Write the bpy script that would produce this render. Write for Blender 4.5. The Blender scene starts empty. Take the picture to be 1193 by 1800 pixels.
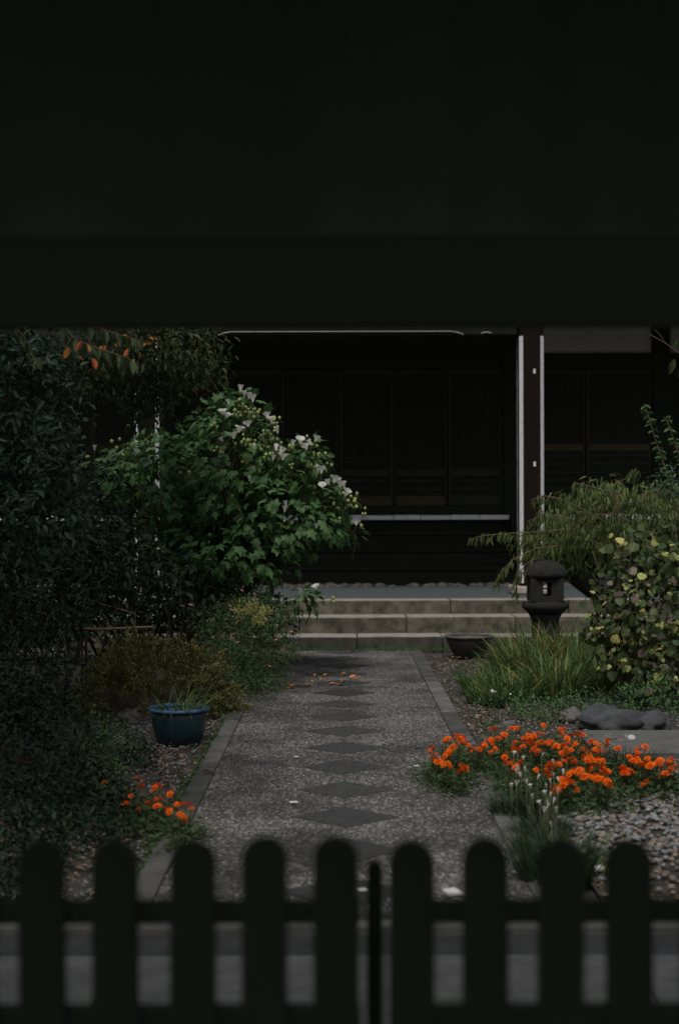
import bpy, bmesh, math, random
import numpy as np
from mathutils import Vector, Matrix
random.seed(7)
rng = np.random.default_rng(11)
sc = bpy.context.scene
COL = sc.collection
H = 1.6            # eye height
F = 2500.0         # focal length in photograph pixels

# ------------------------------------------------------------------ camera, sky, sun
cd = bpy.data.cameras.new('camera')
cam = bpy.data.objects.new('camera', cd); COL.objects.link(cam)
cam.location = (0, 0, H); cam.rotation_euler = (math.radians(90), math.radians(0.15), 0)
cd.sensor_fit = 'VERTICAL'; cd.sensor_height = 36; cd.sensor_width = 24; cd.lens = 50
cd.clip_start = 0.05; cd.clip_end = 500
cd.dof.use_dof = True; cd.dof.focus_distance = 10.8; cd.dof.aperture_fstop = 1.9
sc.camera = cam
SUN_EL, SUN_AZ = 60, 192      # degrees; azimuth measured clockwise from +Y
w = bpy.data.worlds.new('World'); sc.world = w; w.use_nodes = True
nt = w.node_tree; nt.nodes.clear()
sky = nt.nodes.new('ShaderNodeTexSky'); sky.sky_type = 'NISHITA'; sky.sun_disc = False
sky.sun_elevation = math.radians(SUN_EL); sky.sun_rotation = math.radians(SUN_AZ)
sky.air_density = 1.0; sky.dust_density = 5.0; sky.ozone_density = 1.0
hs = nt.nodes.new('ShaderNodeHueSaturation'); hs.inputs['Saturation'].default_value = 0.42
bg = nt.nodes.new('ShaderNodeBackground'); bg.inputs['Strength'].default_value = 0.072
wo = nt.nodes.new('ShaderNodeOutputWorld')
nt.links.new(sky.outputs[0], hs.inputs['Color']); nt.links.new(hs.outputs[0], bg.inputs[0]); nt.links.new(bg.outputs[0], wo.inputs[0])
sd = bpy.data.lights.new('sun', 'SUN'); sd.energy = 1.5; sd.angle = math.radians(11); sd.color = (1, .96, .86)
sun = bpy.data.objects.new('sun', sd); COL.objects.link(sun)
az, el = math.radians(SUN_AZ), math.radians(SUN_EL)
to_sun = Vector((math.sin(az) * math.cos(el), math.cos(az) * math.cos(el), math.sin(el)))
sun.rotation_euler = to_sun.to_track_quat('Z', 'Y').to_euler(); sun.location = (0, -5, 20)
sc.view_settings.view_transform = 'Standard'; sc.view_settings.look = 'None'
sc.view_settings.gamma = 1; sc.view_settings.use_curve_mapping = False
sc.view_settings.exposure = -0.05

# ------------------------------------------------------------------ helpers
def P(px, py, d):
    """world point seen at photograph pixel (px,py) at distance d"""
    return Vector(((px - 596.5) / F * d, d, H - (py - 900) / F * d))
def G(px, py, z=0.0):
    d = F * (H - z) / (py - 900)
    return Vector(((px - 596.5) / F * d, d, z))

def mat(name, col, rough=.7, var=.25, nscale=6, bump=0.0, bscale=40, col2=None, rand=0.0, hue=0.0, spec=.5, trans=0.0, stretch=None, metallic=0, ramp=(.35, .7), detail=6):
    m = bpy.data.materials.new(name); m.use_nodes = True
    t = m.node_tree; N = t.nodes; L = t.links
    b = N['Principled BSDF']; b.inputs['Roughness'].default_value = rough
    b.inputs['Specular IOR Level'].default_value = spec; b.inputs['Metallic'].default_value = metallic
    tc = N.new('ShaderNodeTexCoord'); mp = N.new('ShaderNodeMapping')
    L.new(tc.outputs['Object'], mp.inputs[0])
    if stretch: mp.inputs['Scale'].default_value = stretch
    n = N.new('ShaderNodeTexNoise'); n.inputs['Scale'].default_value = nscale; n.inputs['Detail'].default_value = detail
    n.inputs['Roughness'].default_value = .65
    L.new(mp.outputs[0], n.inputs['Vector'])
    r = N.new('ShaderNodeMapRange'); r.inputs[1].default_value = ramp[0]; r.inputs[2].default_value = ramp[1]
    L.new(n.outputs['Fac'], r.inputs[0])
    mx = N.new('ShaderNodeMix'); mx.data_type = 'RGBA'
    c2 = col2 or tuple(c * (1 - var) for c in col)
    mx.inputs[6].default_value = (*col, 1); mx.inputs[7].default_value = (*c2, 1)
    L.new(r.outputs[0], mx.inputs[0]); out = mx.outputs[2]
    if rand or hue:
        oi = N.new('ShaderNodeObjectInfo'); ge = N.new('ShaderNodeNewGeometry')
        a = N.new('ShaderNodeMath'); a.operation = 'ADD'; L.new(oi.outputs['Random'], a.inputs[0]); L.new(ge.outputs['Random Per Island'], a.inputs[1])
        f = N.new('ShaderNodeMath'); f.operation = 'FRACT'; L.new(a.outputs[0], f.inputs[0])
        h = N.new('ShaderNodeHueSaturation'); L.new(out, h.inputs['Color'])
        v = N.new('ShaderNodeMapRange'); v.inputs[3].default_value = 1 - rand; v.inputs[4].default_value = 1 + rand
        L.new(f.outputs[0], v.inputs[0]); L.new(v.outputs[0], h.inputs['Value'])
        a2 = N.new('ShaderNodeMath'); a2.operation = 'MULTIPLY'; a2.inputs[1].default_value = 7.31; L.new(f.outputs[0], a2.inputs[0])
        f2 = N.new('ShaderNodeMath'); f2.operation = 'FRACT'; L.new(a2.outputs[0], f2.inputs[0])
        v2 = N.new('ShaderNodeMapRange'); v2.inputs[3].default_value = .5 - hue; v2.inputs[4].default_value = .5 + hue
        L.new(f2.outputs[0], v2.inputs[0]); L.new(v2.outputs[0], h.inputs['Hue'])
        out = h.outputs[0]
    L.new(out, b.inputs['Base Color'])
    if bump:
        nb = N.new('ShaderNodeTexNoise'); nb.inputs['Scale'].default_value = bscale; nb.inputs['Detail'].default_value = 5
        L.new(mp.outputs[0], nb.inputs['Vector'])
        bp = N.new('ShaderNodeBump'); bp.inputs['Strength'].default_value = bump; bp.inputs['Distance'].default_value = .01
        L.new(nb.outputs['Fac'], bp.inputs['Height']); L.new(bp.outputs[0], b.inputs['Normal'])
    if trans:
        tl = N.new('ShaderNodeBsdfTranslucent'); L.new(out, tl.inputs[0])
        ms = N.new('ShaderNodeMixShader'); ms.inputs[0].default_value = trans
        o = N['Material Output']; L.new(b.outputs[0], ms.inputs[1]); L.new(tl.outputs[0], ms.inputs[2]); L.new(ms.outputs[0], o.inputs[0])
    return m

def aggregate_mat(name):
    """exposed aggregate concrete: small stones of many greys in a dark binder, with damp blotches"""
    m = bpy.data.materials.new(name); m.use_nodes = True
    t = m.node_tree; N = t.nodes; L = t.links; b = N['Principled BSDF']; b.inputs['Roughness'].default_value = .75
    tc = N.new('ShaderNodeTexCoord')
    v = N.new('ShaderNodeTexVoronoi'); v.inputs['Scale'].default_value = 92; L.new(tc.outputs['Object'], v.inputs['Vector'])
    bw = N.new('ShaderNodeSeparateColor'); L.new(v.outputs['Color'], bw.inputs[0])
    cr = N.new('ShaderNodeValToRGB'); L.new(bw.outputs[0], cr.inputs[0])
    e = cr.color_ramp.elements
    e[0].position = 0; e[0].color = (.05, .05, .05, 1); e[1].position = 1; e[1].color = (.9, .88, .86, 1)
    for p, c in ((.3, (.11, .105, .10, 1)), (.6, (.20, .19, .178, 1)), (.8, (.30, .28, .26, 1)), (.90, (.55, .52, .50, 1))):
        k = e.new(p); k.color = c
    d = N.new('ShaderNodeMapRange'); d.inputs[1].default_value = .25; d.inputs[2].default_value = .7; d.inputs[3].default_value = 1; d.inputs[4].default_value = .35
    L.new(v.outputs['Distance'], d.inputs[0])
    n = N.new('ShaderNodeTexNoise'); n.inputs['Scale'].default_value = 1.3; n.inputs['Detail'].default_value = 7; n.inputs['Roughness'].default_value = .62
    L.new(tc.outputs['Object'], n.inputs['Vector'])
    st = N.new('ShaderNodeMapRange'); st.inputs[1].default_value = .36; st.inputs[2].default_value = .62; st.inputs[3].default_value = .30; st.inputs[4].default_value = 1.0
    L.new(n.outputs['Fac'], st.inputs[0])
    mu = N.new('ShaderNodeMath'); mu.operation = 'MULTIPLY'; L.new(d.outputs[0], mu.inputs[0]); L.new(st.outputs[0], mu.inputs[1])
    vm = N.new('ShaderNodeVectorMath'); vm.operation = 'SCALE'; L.new(cr.outputs[0], vm.inputs[0]); L.new(mu.outputs[0], vm.inputs['Scale'])
    L.new(vm.outputs[0], b.inputs['Base Color'])
    bp = N.new('ShaderNodeBump'); bp.inputs['Strength'].default_value = .7; bp.inputs['Distance'].default_value = .005; bp.invert = True
    L.new(v.outputs['Distance'], bp.inputs['Height']); L.new(bp.outputs[0], b.inputs['Normal'])
    return m

def tag(o, label=None, cat=None, group=None, kind=None):
    if label: o['label'] = label
    if cat: o['category'] = cat
    if group: o['group'] = group
    if kind: o['kind'] = kind
    return o
def empty(name, loc, label, cat, group=None, rz=0):
    o = bpy.data.objects.new(name, None); COL.objects.link(o); o.location = loc; o.rotation_euler.z = rz
    o.empty_display_size = .1
    return tag(o, label, cat, group)
def link(name, me, m=None, parent=None, loc=None, rot=None, scale=None, kind=None):
    o = bpy.data.objects.new(name, me); COL.objects.link(o)
    if m is not None and len(me.materials) == 0: me.materials.append(m)
    if parent: o.parent = parent
    if loc is not None: o.location = loc
    if rot is not None: o.rotation_euler = rot
    if scale is not None: o.scale = scale
    if kind: o['kind'] = kind
    return o
def from_bm(name, bm, smooth=False):
    me = bpy.data.meshes.new(name); bm.normal_update(); bm.to_mesh(me); bm.free()
    if smooth:
        me.polygons.foreach_set('use_smooth', [True] * len(me.polygons))
    return me
def from_np(name, V, faces, smooth=False):
    me = bpy.data.meshes.new(name); me.from_pydata([tuple(v) for v in V], [], faces); me.update()
    if smooth: me.polygons.foreach_set('use_smooth', [True] * len(me.polygons))
    return me
def box_bm(x0, x1, y0, y1, z0, z1, bev=0.0, bm=None, seg=1):
    own = bmesh.new()
    r = bmesh.ops.create_cube(own, size=1)
    for v in own.verts:
        v.co = Vector((x0 + (v.co.x + .5) * (x1 - x0), y0 + (v.co.y + .5) * (y1 - y0), z0 + (v.co.z + .5) * (z1 - z0)))
    if bev: bmesh.ops.bevel(own, geom=list(own.edges), offset=bev, segments=seg, affect='EDGES', profile=.5)
    if bm is None: return own
    me = bpy.data.meshes.new('t'); own.to_mesh(me); own.free(); bm.from_mesh(me); bpy.data.meshes.remove(me); return bm
def box(name, x0, x1, y0, y1, z0, z1, m, parent=None, bev=0.004, kind=None):
    if parent is not None:
        px, py, pz = parent.location
        x0 -= px; x1 -= px; y0 -= py; y1 -= py; z0 -= pz; z1 -= pz
    return link(name, from_bm(name, box_bm(x0, x1, y0, y1, z0, z1, bev)), m, parent, kind=kind)
def roughen(bm, amp, scale=6, seed=0):
    from mathutils import noise
    for v in bm.verts:
        n = noise.noise_vector(v.co * scale + Vector((seed, seed * 2.1, seed * .7)))
        v.co += n * amp
def tube_arrays(pts, r0, r1, sides=6):
    pts = [Vector(p) for p in pts]; V = []; Fs = []
    n = len(pts)
    for i, p in enumerate(pts):
        a = pts[max(i - 1, 0)]; b = pts[min(i + 1, n - 1)]; t = (b - a).normalized()
        u = t.cross(Vector((0, 1, .3))).normalized(); v = t.cross(u)
        r = r0 + (r1 - r0) * i / max(n - 1, 1)
        for k in range(sides):
            an = 2 * math.pi * k / sides; V.append(p + u * math.cos(an) * r + v * math.sin(an) * r)
    for i in range(n - 1):
        for k in range(sides):
            a = i * sides + k; b = i * sides + (k + 1) % sides
            Fs.append((a, b, b + sides, a + sides))
    Fs.append(tuple(range(sides - 1, -1, -1))); Fs.append(tuple(range((n - 1) * sides, n * sides)))
    return V, Fs
class Acc:
    def __init__(s): s.V = []; s.F = []
    def add(s, V, Fs):
        o = len(s.V); s.V.extend(V); s.F.extend([tuple(i + o for i in f) for f in Fs])
    def tube(s, pts, r0, r1, sides=6): s.add(*tube_arrays(pts, r0, r1, sides))
    def obj(s, name, m, parent=None, kind=None, smooth=True):
        loc = parent.location if parent else Vector()
        V = [Vector(v) - loc for v in s.V]
        return link(name, from_np(name, V, s.F, smooth), m, parent, kind=kind)
def curve_pts(a, b, sag=0.0, n=6, wob=0.03):
    a = Vector(a); b = Vector(b); L = (b - a).length; out = []
    for i in range(n + 1):
        t = i / n; p = a.lerp(b, t); p.z += sag * 4 * t * (1 - t)
        if 0 < i < n: p += Vector((random.uniform(-1, 1), random.uniform(-1, 1), random.uniform(-1, 1))) * wob * L
        out.append(p)
    return out
def lathe_bm(prof, n=24):
    bm = bmesh.new(); rings = []
    for r, z in prof:
        rings.append([bm.verts.new((r * math.cos(2 * math.pi * k / n), r * math.sin(2 * math.pi * k / n), z)) for k in range(n)])
    for a, b in zip(rings, rings[1:]):
        for k in range(n): bm.faces.new((a[k], a[(k + 1) % n], b[(k + 1) % n], b[k]))
    if prof[0][0] > 1e-4: bm.faces.new(rings[0][::-1])
    if prof[-1][0] > 1e-4: bm.faces.new(rings[-1])
    bmesh.ops.remove_doubles(bm, verts=bm.verts, dist=1e-5)
    return bm

# leaf templates: unit length along +Y, normal +Z
def tpl(outline, fold=.12, droop=.15, center=(0, .45)):
    V = [(center[0], center[1], 0)]
    for x, y in outline: V.append((x, y, abs(x) * fold * 2 - droop * y * y))
    V[0] = (center[0], center[1], -droop * center[1] ** 2 - .02)
    n = len(outline); Fs = [(0, 1 + i, 1 + (i + 1) % n) for i in range(n)]
    return np.array(V), Fs
T_OVAL = tpl([(0, 0), (.13, .15), (.21, .42), (.15, .72), (0, 1), (-.15, .72), (-.21, .42), (-.13, .15)], .25, .25)
T_NARROW = tpl([(0, 0), (.09, .2), (.11, .5), (.06, .8), (0, 1), (-.06, .8), (-.11, .5), (-.09, .2)], .2, .3)
T_HEART = tpl([(0, .08), (.18, -.04), (.42, .1), (.48, .4), (.3, .75), (0, 1), (-.3, .75), (-.48, .4), (-.42, .1), (-.18, -.04)], -.12, .12, (0, .3))
T_LOBED = tpl([(0, .08), (.2, -.06), (.42, .02), (.32, .22), (.55, .5), (.24, .56), (.16, .74), (0, 1.05), (-.16, .74), (-.24, .56), (-.55, .5), (-.32, .22), (-.42, .02), (-.2, -.06)], -.1, .35, (0, .35))
T_SMALL = (np.array([(0, 0, 0), (.22, .5, .05), (0, 1, -.1), (-.22, .5, .05)]), [(0, 1, 2), (0, 2, 3)])
T_NEEDLE = (np.array([(-.06, 0, 0), (.06, 0, 0), (0, 1, 0), (0, .5, .08)]), [(0, 1, 3), (1, 2, 3), (2, 0, 3)])
def rand_dirs(n):
    v = rng.normal(size=(n, 3)); return v / np.linalg.norm(v, axis=1)[:, None]
def frames(ax, nr):
    y = ax / np.linalg.norm(ax, axis=1)[:, None]
    z = nr - (nr * y).sum(1)[:, None] * y; z /= (np.linalg.norm(z, axis=1)[:, None] + 1e-9)
    x = np.cross(y, z)
    return np.stack([x, y, z], axis=2)     # columns
def mass_mesh(name, T, pos, R, S):
    V, Fs = T; n = len(pos); k = len(V)
    W = np.einsum('nij,kj->nki', R, V) * S[:, None, None] + pos[:, None, :]
    W = W.reshape(-1, 3)
    base = np.array([list(f) for f in Fs]); sides = base.shape[1]
    idx = (base[None] + (np.arange(n) * k)[:, None, None]).reshape(-1, sides)
    me = bpy.data.meshes.new(name)
    me.vertices.add(len(W)); me.vertices.foreach_set('co', W.astype(np.float32).ravel())
    me.loops.add(idx.size); me.loops.foreach_set('vertex_index', idx.astype(np.int32).ravel())
    me.polygons.add(len(idx)); me.polygons.foreach_set('loop_start', np.arange(0, idx.size, sides, dtype=np.int32))
    me.update(calc_edges=True)
    return me
def leaves_out(parent, T, pos, R, S, m, n_ind, pname='leaf', mname='foliage', alt=None, n_alt=0):
    """nearest n_ind leaves as objects of their own, the rest joined"""
    loc = np.array(parent.location)
    order = np.argsort(pos[:, 1] + rng.uniform(0, .25, len(pos)))
    # only leaves inside the picture count as showing
    u = 596.5 + pos[:, 0] / pos[:, 1] * F; v = 900 - (pos[:, 2] - H) / pos[:, 1] * F
    vis = (u > -10) & (u < 1203) & (v > 570) & (v < 1640)
    order = np.concatenate([order[vis[order]], order[~vis[order]]])
    ni = min(n_ind, int(vis.sum()))
    ind, rest = order[:ni], order[ni:]
    if ni:
        me = from_np(pname, T[0], T[1]); me.materials.append(m)
        me2 = None
        if alt: me2 = from_np(pname, T[0], T[1]); me2.materials.append(alt)
        for c, i in enumerate(ind):
            use2 = me2 is not None and c < n_alt
            o = bpy.data.objects.new(pname, me2 if use2 else me); COL.objects.link(o); o.parent = parent
            M = Matrix(R[i].tolist()).to_4x4(); q = M.to_quaternion()
            o.rotation_mode = 'QUATERNION'; o.rotation_quaternion = q
            o.location = (pos[i] - loc).tolist(); o.scale = (float(S[i]),) * 3
    if len(rest):
        me = mass_mesh(mname, T, pos[rest] - loc, R[rest], S[rest])
        link(mname, me, m, parent, kind='stuff')
def shell_clumps(ells, n, inner=.55):
    """points in a union of ellipsoids ((cx,cy,cz),(rx,ry,rz),weight), mostly near the surface; returns points & outward dirs"""
    P_, D_ = [], []
    wts = np.array([e[2] for e in ells], float); wts /= wts.sum()
    for (c, r, _), k in zip(ells, (wts * n).astype(int) + 1):
        d = rand_dirs(k); rad = inner + (1 - inner) * rng.uniform(0, 1, k) ** .6
        rad *= 1 + .12 * np.sin(d[:, 0] * 5 + c[0] * 3) * np.cos(d[:, 2] * 6 + c[2])
        P_.append(np.array(c) + d * np.array(r) * rad[:, None]); D_.append(d)
    return np.concatenate(P_), np.concatenate(D_)
def leaf_set(ells, nclump, k, rc, size, droop=.4, up=.8, inner=.55, jit=.5, zmin=.03, smin=.6):
    C, D = shell_clumps(ells, nclump, inner)
    C = np.repeat(C, k, 0); D = np.repeat(D, k, 0)
    off = rand_dirs(len(C)) * (rc * rng.uniform(.2, 1, len(C)) ** .7)[:, None]
    pos = C + off
    ax = D * .5 + off / rc * .7 + rand_dirs(len(C)) * jit; ax[:, 2] -= droop
    nr = D * .5 + rand_dirs(len(C)) * jit; nr[:, 2] += up
    S = size * rng.uniform(smin, 1.15, len(C))
    keep = pos[:, 2] > zmin
    return pos[keep], frames(ax, nr)[keep], S[keep]
def E(px, py, d, rpx, rpy, ry, wgt=None):
    s = d / F; p = P(px, py, d)
    return ((p.x, p.y, p.z), (rpx * s, ry, rpy * s), wgt or rpx * rpy / 1e4)
def shrub_stems(parent, base, targets, r0, m, name='stem', sag=.05, wob=.04, r1=.2):
    a = Acc()
    for t in targets:
        b = Vector(base) + Vector((random.uniform(-1, 1), random.uniform(-1, 1), 0)) * r0 * 3
        a.tube(curve_pts(b, t, sag, 7, wob), r0 * random.uniform(.6, 1), r0 * r1, 5)
    return a.obj(name, m, parent)

# ------------------------------------------------------------------ materials
M = {}
M['soil'] = mat('soil', (.065, .058, .048), .95, col2=(.020, .019, .015), nscale=9, bump=1, bscale=60)
M['earth'] = mat('earth', (.09, .075, .06), .95, col2=(.05, .045, .035), nscale=2, bump=.6)
M['aggregate'] = aggregate_mat('aggregate')
M['kerb'] = mat('kerb_stone', (.115, .115, .112), .85, col2=(.045, .045, .044), nscale=5, bump=.5, bscale=120, rand=.5)
M['slate'] = mat('slate_inlay', (.060, .061, .061), .8, col2=(.018, .019, .020), nscale=22, bump=.4, bscale=120, rand=.25)
M['step'] = mat('step_stone', (.155, .138, .105), .9, col2=(.036, .035, .025), nscale=7, bump=.6, bscale=90, rand=.15, detail=10, ramp=(.36, .66))
M['step_low'] = mat('step_stone_mossy', (.075, .072, .056), .9, col2=(.026, .027, .018), nscale=8, bump=.6, bscale=90, rand=.15, detail=9)
M['pave'] = mat('platform_paving', (.085, .10, .108), .85, col2=(.05, .06, .066), nscale=30, bump=.3)
M['gatepave'] = mat('gate_paving', (.36, .345, .32), .85, col2=(.20, .195, .18), nscale=7, bump=.3)
M['gutter'] = mat('gutter_stone', (.13, .13, .125), .85, col2=(.075, .075, .07), nscale=6, bump=.3)
M['pale'] = mat('pale_stone', (.45, .38, .34), .8, col2=(.3, .26, .24), nscale=12, bump=.3)
M['wood_dark'] = mat('dark_wood', (.018, .020, .014), .85, col2=(.011, .013, .009), nscale=4, stretch=(1, 1, 8), bump=.3, spec=.2)
M['wood_red'] = mat('red_brown_wood', (.016, .009, .006), .9, col2=(.007, .006, .005), nscale=5, stretch=(6, 6, .35), bump=.2, spec=.15)
M['wood_door'] = mat('door_wood', (.062, .058, .037), .85, col2=(.035, .035, .024), nscale=5, stretch=(.6, 6, 6))
M['wood_gate'] = mat('gate_wood', (.0075, .0115, .0072), .95, col2=(.0055, .0085, .0055), nscale=5, stretch=(6, 6, .6), bump=.3, rand=.08, spec=.08)
M['wood_header'] = mat('header_wood', (.044, .058, .042), .95, col2=(.035, .047, .034), nscale=2, stretch=(3, 3, .3), rand=.04, spec=.15)
M['lintel_wood'] = mat('lintel_wood', (.033, .045, .032), .95, col2=(.027, .038, .026), nscale=2, stretch=(.3, 3, 3), spec=.1)
M['wood_rail_lit'] = mat('lit_rail_wood', (.115, .085, .040), .8, col2=(.08, .065, .035), nscale=5, stretch=(.6, 6, 6))  # lighter brown stands for light falling on these door rails
M['wood_inner'] = mat('interior_wood', (.042, .049, .036), .9, col2=(.028, .034, .025), nscale=4, stretch=(1, 1, 8), spec=.2)
M['step_top'] = mat('lit_tread_stone', (.36, .33, .31), .85, col2=(.2, .18, .16), nscale=8, bump=.3)  # paler colour paints the light from above on the treads
M['white'] = mat('white_paint', (.80, .80, .82), .6, col2=(.62, .62, .66), nscale=14)
M['plaster'] = mat('plaster', (.62, .62, .58), .9, col2=(.5, .5, .47), nscale=3)
M['roof'] = mat('roof_tile', (.06, .06, .065), .6, rand=.2)
M['lantern'] = mat('lantern_stone', (.022, .022, .019), .95, col2=(.008, .009, .007), nscale=12, bump=.9, bscale=60)
M['rock'] = mat('rock', (.075, .08, .09), .9, col2=(.025, .027, .03), nscale=5, bump=1, bscale=20)
M['rock_pale'] = mat('pale_rock', (.15, .145, .14), .9, col2=(.07, .065, .06), nscale=9, bump=1, bscale=30)
M['blue'] = mat('blue_glaze', (.018, .052, .068), .4, col2=(.008, .018, .024), nscale=4, bump=.1, ramp=(.4, .8))
M['blue_rim'] = mat('blue_rim', (.09, .19, .36), .35, col2=(.015, .03, .06), nscale=22)
M['iron'] = mat('dark_bowl', (.04, .038, .036), .6, col2=(.02, .02, .02), nscale=6, bump=.3)
M['potsoil'] = mat('pot_soil', (.05, .04, .03), 1)
M['bark'] = mat('bark', (.075, .055, .04), .9, col2=(.03, .025, .02), nscale=10, stretch=(3, 3, .6), bump=.7)
M['twig'] = mat('twig', (.16, .11, .085), .85)
M['stemgreen'] = mat('green_stem', (.10, .11, .045), .7)
M['stick'] = mat('weathered_stick', (.26, .17, .10), .85, stretch=(1, 6, 6))
leafp = dict(trans=.25, spec=.25)
M['hib'] = mat('hibiscus_leaf', (.095, .19, .065), .5, col2=(.055, .125, .045), rand=.3, hue=.025, **leafp)
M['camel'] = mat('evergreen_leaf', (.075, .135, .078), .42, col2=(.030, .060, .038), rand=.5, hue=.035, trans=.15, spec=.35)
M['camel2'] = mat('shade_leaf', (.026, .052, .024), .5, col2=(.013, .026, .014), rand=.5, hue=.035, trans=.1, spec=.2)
M['cherry'] = mat('cherry_leaf', (.12, .18, .085), .45, rand=.35, hue=.03, **leafp)
M['orange_leaf'] = mat('orange_leaf', (.50, .17, .04), .6, rand=.3, hue=.02, **leafp)
M['redleaf'] = mat('russet_leaf', (.060, .070, .028), .5, col2=(.040, .075, .030), rand=.5, hue=.045, **leafp)
M['heart'] = mat('heart_leaf', (.085, .12, .042), .5, col2=(.040, .062, .026), rand=.4, hue=.03, **leafp)
M['heart_yel'] = mat('yellow_heart_leaf', (.50, .50, .16), .5, col2=(.34, .36, .11), rand=.3, hue=.03, **leafp)
M['heart_dry'] = mat('dry_heart_leaf', (.25, .19, .17), .6, col2=(.16, .11, .10), rand=.3, hue=.02, **leafp)
M['weep'] = mat('weeping_leaf', (.16, .205, .065), .5, col2=(.075, .115, .042), rand=.4, hue=.025, **leafp)
M['juniper'] = mat('juniper', (.20, .195, .068), .7, col2=(.12, .12, .042), rand=.45, hue=.015, trans=.1)
M['aster'] = mat('aster_leaf', (.095, .165, .068), .6, rand=.45, hue=.02, **leafp)
M['marif'] = mat('marigold_leaf', (.075, .125, .05), .6, rand=.4, hue=.02, **leafp)
M['strap'] = mat('strap_leaf', (.115, .185, .060), .5, rand=.45, hue=.02, **leafp)
M['strap_dark'] = mat('dark_blade', (.035, .065, .028), .5, rand=.4, hue=.02, trans=.15)
M['strap_yel'] = mat('yellowing_blade', (.28, .24, .07), .6, rand=.3, hue=.02, **leafp)
M['bloom'] = mat('marigold_petal', (.95, .21, .015), .6, col2=(.90, .14, .01), nscale=60, rand=.12, hue=.010, trans=.2, spec=.1)
M['petal'] = mat('white_petal', (.90, .89, .84), .6, rand=.04, trans=.35)
M['bud'] = mat('bud', (.34, .40, .13), .6, rand=.25)
M['pink'] = mat('pink_petal', (.52, .22, .19), .7, rand=.3)
M['litter'] = mat('leaf_litter', (.24, .15, .095), .85, rand=.6, hue=.03)
M['fallen'] = mat('fallen_leaf', (.62, .27, .07), .7, rand=.4, hue=.02)
M['peb'] = mat('pebble', (.25, .26, .275), .65, col2=(.12, .125, .135), nscale=15, rand=.5, hue=.06)
M['pebr'] = mat('pebble_warm', (.26, .20, .165), .65, col2=(.15, .12, .10), nscale=15, rand=.4, hue=.02)
M['paper'] = mat('paper', (.8, .8, .8), .8)
M['berry'] = mat('berry', (.5, .03, .02), .4)

# ------------------------------------------------------------------ ground and setting
def grid_patch(name, x0, x1, y0, y1, nx, ny, z, amp, m, seed=0):
    from mathutils import noise
    V = []; Fs = []
    for j in range(ny + 1):
        for i in range(nx + 1):
            x = x0 + (x1 - x0) * i / nx; y = y0 + (y1 - y0) * j / ny
            edge = min(i, nx - i, j, ny - j); a = amp * min(1, edge / 2)
            V.append((x, y, z + a * noise.noise(Vector((x * 3 + seed, y * 3, 0))) + a * .5 * noise.noise(Vector((x * 11, y * 11, seed)))))
    for j in range(ny):
        for i in range(nx):
            a = j * (nx + 1) + i; Fs.append((a, a + 1, a + nx + 2, a + nx + 1))
    return tag(link(name, from_np(name, V, Fs, True), m), kind='structure')
gnd = tag(link('ground', from_bm('ground', box_bm(-150, 150, -100, 200, -1, -.03)), M['earth']), kind='structure')
grid_patch('garden_soil', -9, -.88, 5.46, 16.1, 110, 140, .0, .03, M['soil'], 1)
grid_patch('garden_soil', .925, 9, 5.46, 16.1, 110, 140, .0, .03, M['soil'], 5)

# gate paving: stone flags from under the gate to the gutter
gp = tag(link('gate_paving', from_bm('gate_paving', box_bm(-6, 6, -3, 5.06, -.03, .0)), M['gutter']), kind='structure')
i = 0
for y0, y1 in ((-1.0, .2), (.2, 1.4), (1.4, 2.6), (2.6, 3.8), (3.8, 5.06)):
    x = -3.9 + .5 * (i % 2)
    while x < 3.6:
        wd = random.uniform(.75, 1.2)
        o = link('flagstone', from_bm('flagstone', box_bm(x + .004, x + wd - .004, y0 + .004, y1 - .004, 0, .022 + random.uniform(0, .004), .004)), M['gatepave'], gp); x += wd
    i += 1
gu = tag(link('gutter', from_bm('gutter', box_bm(-6, 6, 5.065, 5.36, -.03, .004)), M['gutter']), kind='structure')
x = -3.0
while x < 3:
    link('kerbstone', from_bm('kerbstone', box_bm(x + .004, x + .9 - .004, 5.36, 5.45, -.03, .035 + random.uniform(0, .004), .006)), M['gatepave'], gu); x += .9

# path slab with joint, kerb stones, diamond inlays
pth = tag(link('path', from_bm('path', box_bm(-.755, .785, 5.46, 8.93, -.03, .030, .003)), M['aggregate']), kind='structure')
link('slab', from_bm('slab', box_bm(-.755, .785, 8.945, 16.12, -.03, .028, .003)), M['aggregate'], pth)
for side, x0, x1, ys in ((-1, -.872, -.758, (5.46, 7.4, 8.95, 10.7, 12.6, 14.4, 16.12)), (1, .788, .917, (5.46, 7.07, 8.7, 9.9, 11.14, 13.1, 14.8, 16.12))):
    for a, b in zip(ys, ys[1:]):
        bm = box_bm(x0, x1, a + .004, b - .004, -.05, .034 + random.uniform(0, .006), .006)
        link('kerb_stone', from_bm('kerb_stone', bm), M['kerb'], pth)
dm = bmesh.new()
a = [dm.verts.new(p) for p in ((-.275, 0, .0), (0, -.245, 0), (.275, 0, 0), (0, .245, 0))]
b = [dm.verts.new((v.co.x * .985, v.co.y * .985, .0045)) for v in a]
dm.faces.new(b)
for k in range(4): dm.faces.new((a[k], a[(k + 1) % 4], b[(k + 1) % 4], b[k]))
dme = from_bm('diamond_inlay', dm)
for k in range(-2, 13):
    link('diamond_inlay', dme, M['slate'], pth, loc=(.026, 7.31 + .72 * k, .0285 if k > 2 else .0305))

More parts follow.
